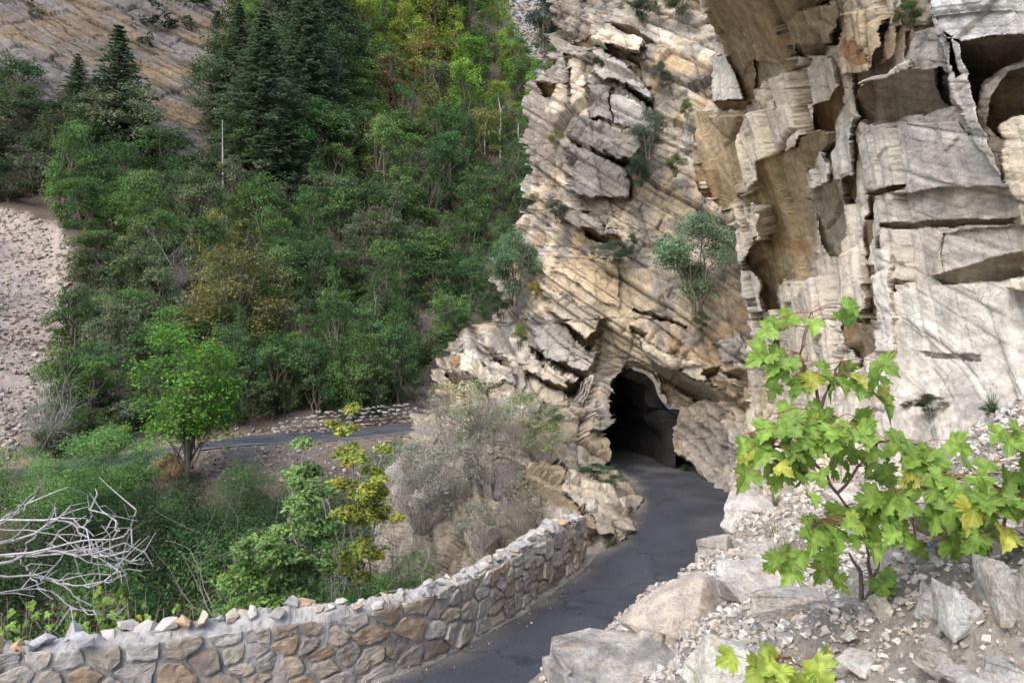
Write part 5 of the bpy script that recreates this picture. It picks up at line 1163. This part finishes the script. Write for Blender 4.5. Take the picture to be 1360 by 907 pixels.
hub = H((1150, 720, 3.35), (1112, 655, 3.2), (1070, 600, 3.1), (1022, 596, 3.05), (1090, 545, 3.1), (1062, 470, 3.05), (1078, 415, 3.05), (1118, 480, 3.1), (1035, 548, 3.05), (1135, 515, 3.1), (1160, 600, 3.2), (1190, 585, 3.0), (1205, 650, 3.0), (1235, 650, 2.9), (1290, 632, 2.7), (1345, 660, 2.6), (1310, 668, 2.6), (1120, 700, 3.1), (1082, 690, 3.1), (1072, 752, 3.2), (1245, 600, 2.9), (1165, 670, 3.1), (1050, 560, 3.0), (1215, 720, 2.9), (1370, 600, 2.6), (1060, 635, 3.0), (1130, 570, 3.0), (1172, 725, 3.4), (1128, 735, 3.3), (995, 575, 3.05), (1008, 615, 3.05), (1255, 690, 2.8), (1330, 715, 2.6))
par = [-1, 0, 1, 2, 2, 4, 5, 4, 3, 7, 1, 10, 0, 12, 13, 14, 14, 0, 17, 18, 11, 0, 3, 12, 15, 2, 4, -1, -1, 3, 3, 13, 15]
npr = [int(k*1.3)+1 if k > 0 else 0 for k in [0, 3, 4, 7, 4, 6, 5, 6, 6, 6, 6, 7, 6, 7, 7, 8, 7, 6, 6, 6, 6, 6, 5, 5, 6, 5, 6, 2, 3, 4, 4, 5, 5]]
maple_plant('maple_bush', 'bright green maple bush with lobed leaves growing out of the rubble', P(1152, 815, 3.5), hub, 'young maples', .108, npr, 5, par, stemr=.014)
h2 = H((1040, 872, 2.9), (1010, 888, 2.9), (1065, 885, 2.9)); maple_plant('maple_bush', 'small yellow green maple sprig at the bottom edge by the white slab', P(1046, 945, 3.0), h2, 'young maples', .12, [4, 5, 5], 6, [-1, 0, 0], (.36, .45, .08), .008)
h3 = H((1352, 575, 2.5), (1345, 600, 2.5)); maple_plant('maple_bush', 'maple twig reaching in from the picture edge above the bush', P(1420, 600, 2.5), h3, 'young maples', .13, [4, 3], 7, [-1, 0], stemr=.006)
# young maples behind the parapet
for i, (px, py, D, hp, n, lab) in enumerate([(30, 845, 10.2, 52, 22, 'lime green young maple behind the parapet at the picture edge'), (110, 848, 10.0, 52, 24, 'lime green young maple below the lowest bleached branch'), (180, 842, 10.4, 62, 24, 'young maple close beside the dark gully bush behind the parapet'), (225, 835, 10.0, 42, 9, 'single bright maple shoot at the end of the young maples'), (140, 815, 11.6, 40, 20, 'young maple tucked behind the others under the bleached branches'), (-20, 825, 11.0, 40, 20, 'young maple cut by the picture edge behind the first')]):
    b = foot(px, py, D); rr = np.random.default_rng(400+i); m = 9; top = CAMZ-(py-hp-CY)/F*D; hs = [np.array([b[0]+rr.normal(0, .16), b[1]+rr.normal(0, .15), 0]) for _ in range(m)]
    for k, h in enumerate(hs): h[0] += rr.normal(0, .25 if i != 3 else .08); h[2] = top-rr.uniform(.0, .45)
    maple_plant('young_maple', lab, b, hs, 'young maples behind the parapet', .12, [max(2, n//5)]*m, 500+i, [-1]*m, (.24, .40, .07), .012, .2)

# ------------------------------------------------------------------ grass
def tuft(name, lab, px, py, D, h, n, col, seed, spread=.5, grp=None, on=None):
    r_ = np.random.default_rng(seed); V = []; Fc = []; C = []
    for i in range(n):
        a = r_.uniform(0, 6.28); l = h*r_.uniform(.5, 1.1); t = r_.uniform(.1, 1)*spread; d = np.array([math.cos(a), math.sin(a), 0]); w = np.array([-d[1], d[0], 0])*h*.018*r_.uniform(.7, 1.5); b0 = d*r_.uniform(0, .12)*h; s = len(V)
        for u in (0, .4, .75, 1): c = b0+d*l*t*u**1.6+np.array([0, 0, l*(u-.35*t*u**2.2)]); V += [c-w*(1-.9*u), c+w*(1-.9*u)]
        Fc += [(s, s+1, s+3, s+2), (s+2, s+3, s+5, s+4), (s+4, s+5, s+7, s+6)]; C += [np.array(col)*r_.uniform(.7, 1.25)]*8
    o = mesh(name, V, Fc, M_GRASS, None, C); q = P(px, py, D)
    if on is None: q[2] = zground(q[:1], q[1:2])[0]
    o.location = tuple(q); return tag(o, lab, 'grass', grp)
straw = (.34, .29, .19); gg = (.13, .17, .07)
tuft('grass_tuft', 'wispy dry grass tuft on top of the pale flat topped rock', 1030, 735, 8.4, .45, 60, (.24, .22, .12), 1, 1.0, None, 1)
tuft('grass_tuft', 'green grass tuft beside the brownish pointed rock', 1042, 752, 6.8, .34, 60, gg, 2, .8, None, 1)
tuft('grass_tuft', 'dry straw tuft hanging below the maple stem', 1200, 862, 3.45, .22, 120, straw, 3, 1.2, None, 1)
tuft('grass_tuft', 'grey dry grass clump beside the grey brown leaning stone', 1215, 890, 3.2, .2, 100, (.28, .25, .2), 4, 1.2, None, 1)
tuft('grass_tuft', 'short green grass on the rock ledge near the picture edge', 1318, 548, 6.4, .2, 70, (.10, .14, .06), 5, .9, None, 1)
tuft('grass_tuft', 'thin green weeds next to the tall narrow rock fin', 1318, 850, 3.2, .16, 40, (.12, .2, .06), 6, .6, None, 1)
tuft('grass_tuft', 'small tuft at the foot of the big white block', 1030, 672, 11.0, .3, 50, (.2, .2, .11), 7, .9, None, 1)
for px, py, hp, wd, lab, tn in [(1232, 548, 26, 1.6, 'dark mossy cushion plant on the rubble ledge under the white face', (.06, .075, .035)), (1205, 546, 14, 1.4, 'small brown moss pad beside the dark cushion plant', (.09, .08, .05)), (1312, 552, 16, 1.3, 'low green plant on the ledge by the short grass', (.09, .12, .06)), (1210, 35, 34, 1.0, 'green plant in the dark recess above the olive overhang', (.1, .16, .05))]:
    D = float(fR(np.array([px*1.]), np.array([py*1.]))[0])-.25; q = P(px, py, D); s = hp*D/F/2.25; dup(cs, tuple(q), px, (s*wd, s*wd, s), lab, 'shrubs on the near cliff', tn)
EXPO = 1.2
# ------------------------------------------------------------------ light and lens
w = bpy.data.worlds.new('World'); SC.world = w; w.use_nodes = True
nt = w.node_tree; bg = nt.nodes['Background']
sky = nt.nodes.new('ShaderNodeTexSky'); sky.sky_type = 'NISHITA'; sky.sun_disc = False
SUN_EL = math.radians(47); SUN_AZ = math.radians(215)     # compass bearing of the bright part of the sky
sky.sun_elevation = SUN_EL; sky.sun_rotation = SUN_AZ
sky.air_density = 1.0; sky.dust_density = 2.0
nt.links.new(sky.outputs[0], bg.inputs[0]); bg.inputs[1].default_value = .15
sd = bpy.data.lights.new('sun', 'SUN'); sd.energy = 1.3; sd.angle = math.radians(60); sd.color = (1, .94, .86)
so = bpy.data.objects.new('sun', sd); COL.objects.link(so)
sv = Vector((math.sin(SUN_AZ)*math.cos(SUN_EL), math.cos(SUN_AZ)*math.cos(SUN_EL), math.sin(SUN_EL)))
so.rotation_euler = sv.to_track_quat('Z', 'Y').to_euler(); so.location = (0, 0, 60)
cd = bpy.data.cameras.new('camera'); cd.sensor_width = 36; cd.lens = 36*F/1360; cd.clip_end = 800; cd.clip_start = .05
co = bpy.data.objects.new('camera', cd); COL.objects.link(co); co.location = (0, 0, CAMZ); co.rotation_euler = (PI/2, 0, 0)
SC.camera = co
SC.view_settings.view_transform = 'Standard'; SC.view_settings.look = 'None'; SC.view_settings.gamma = 1; SC.view_settings.exposure = EXPO
SC.cycles.max_bounces = 6; SC.cycles.diffuse_bounces = 4; SC.cycles.transmission_bounces = 3; SC.cycles.use_denoising = True
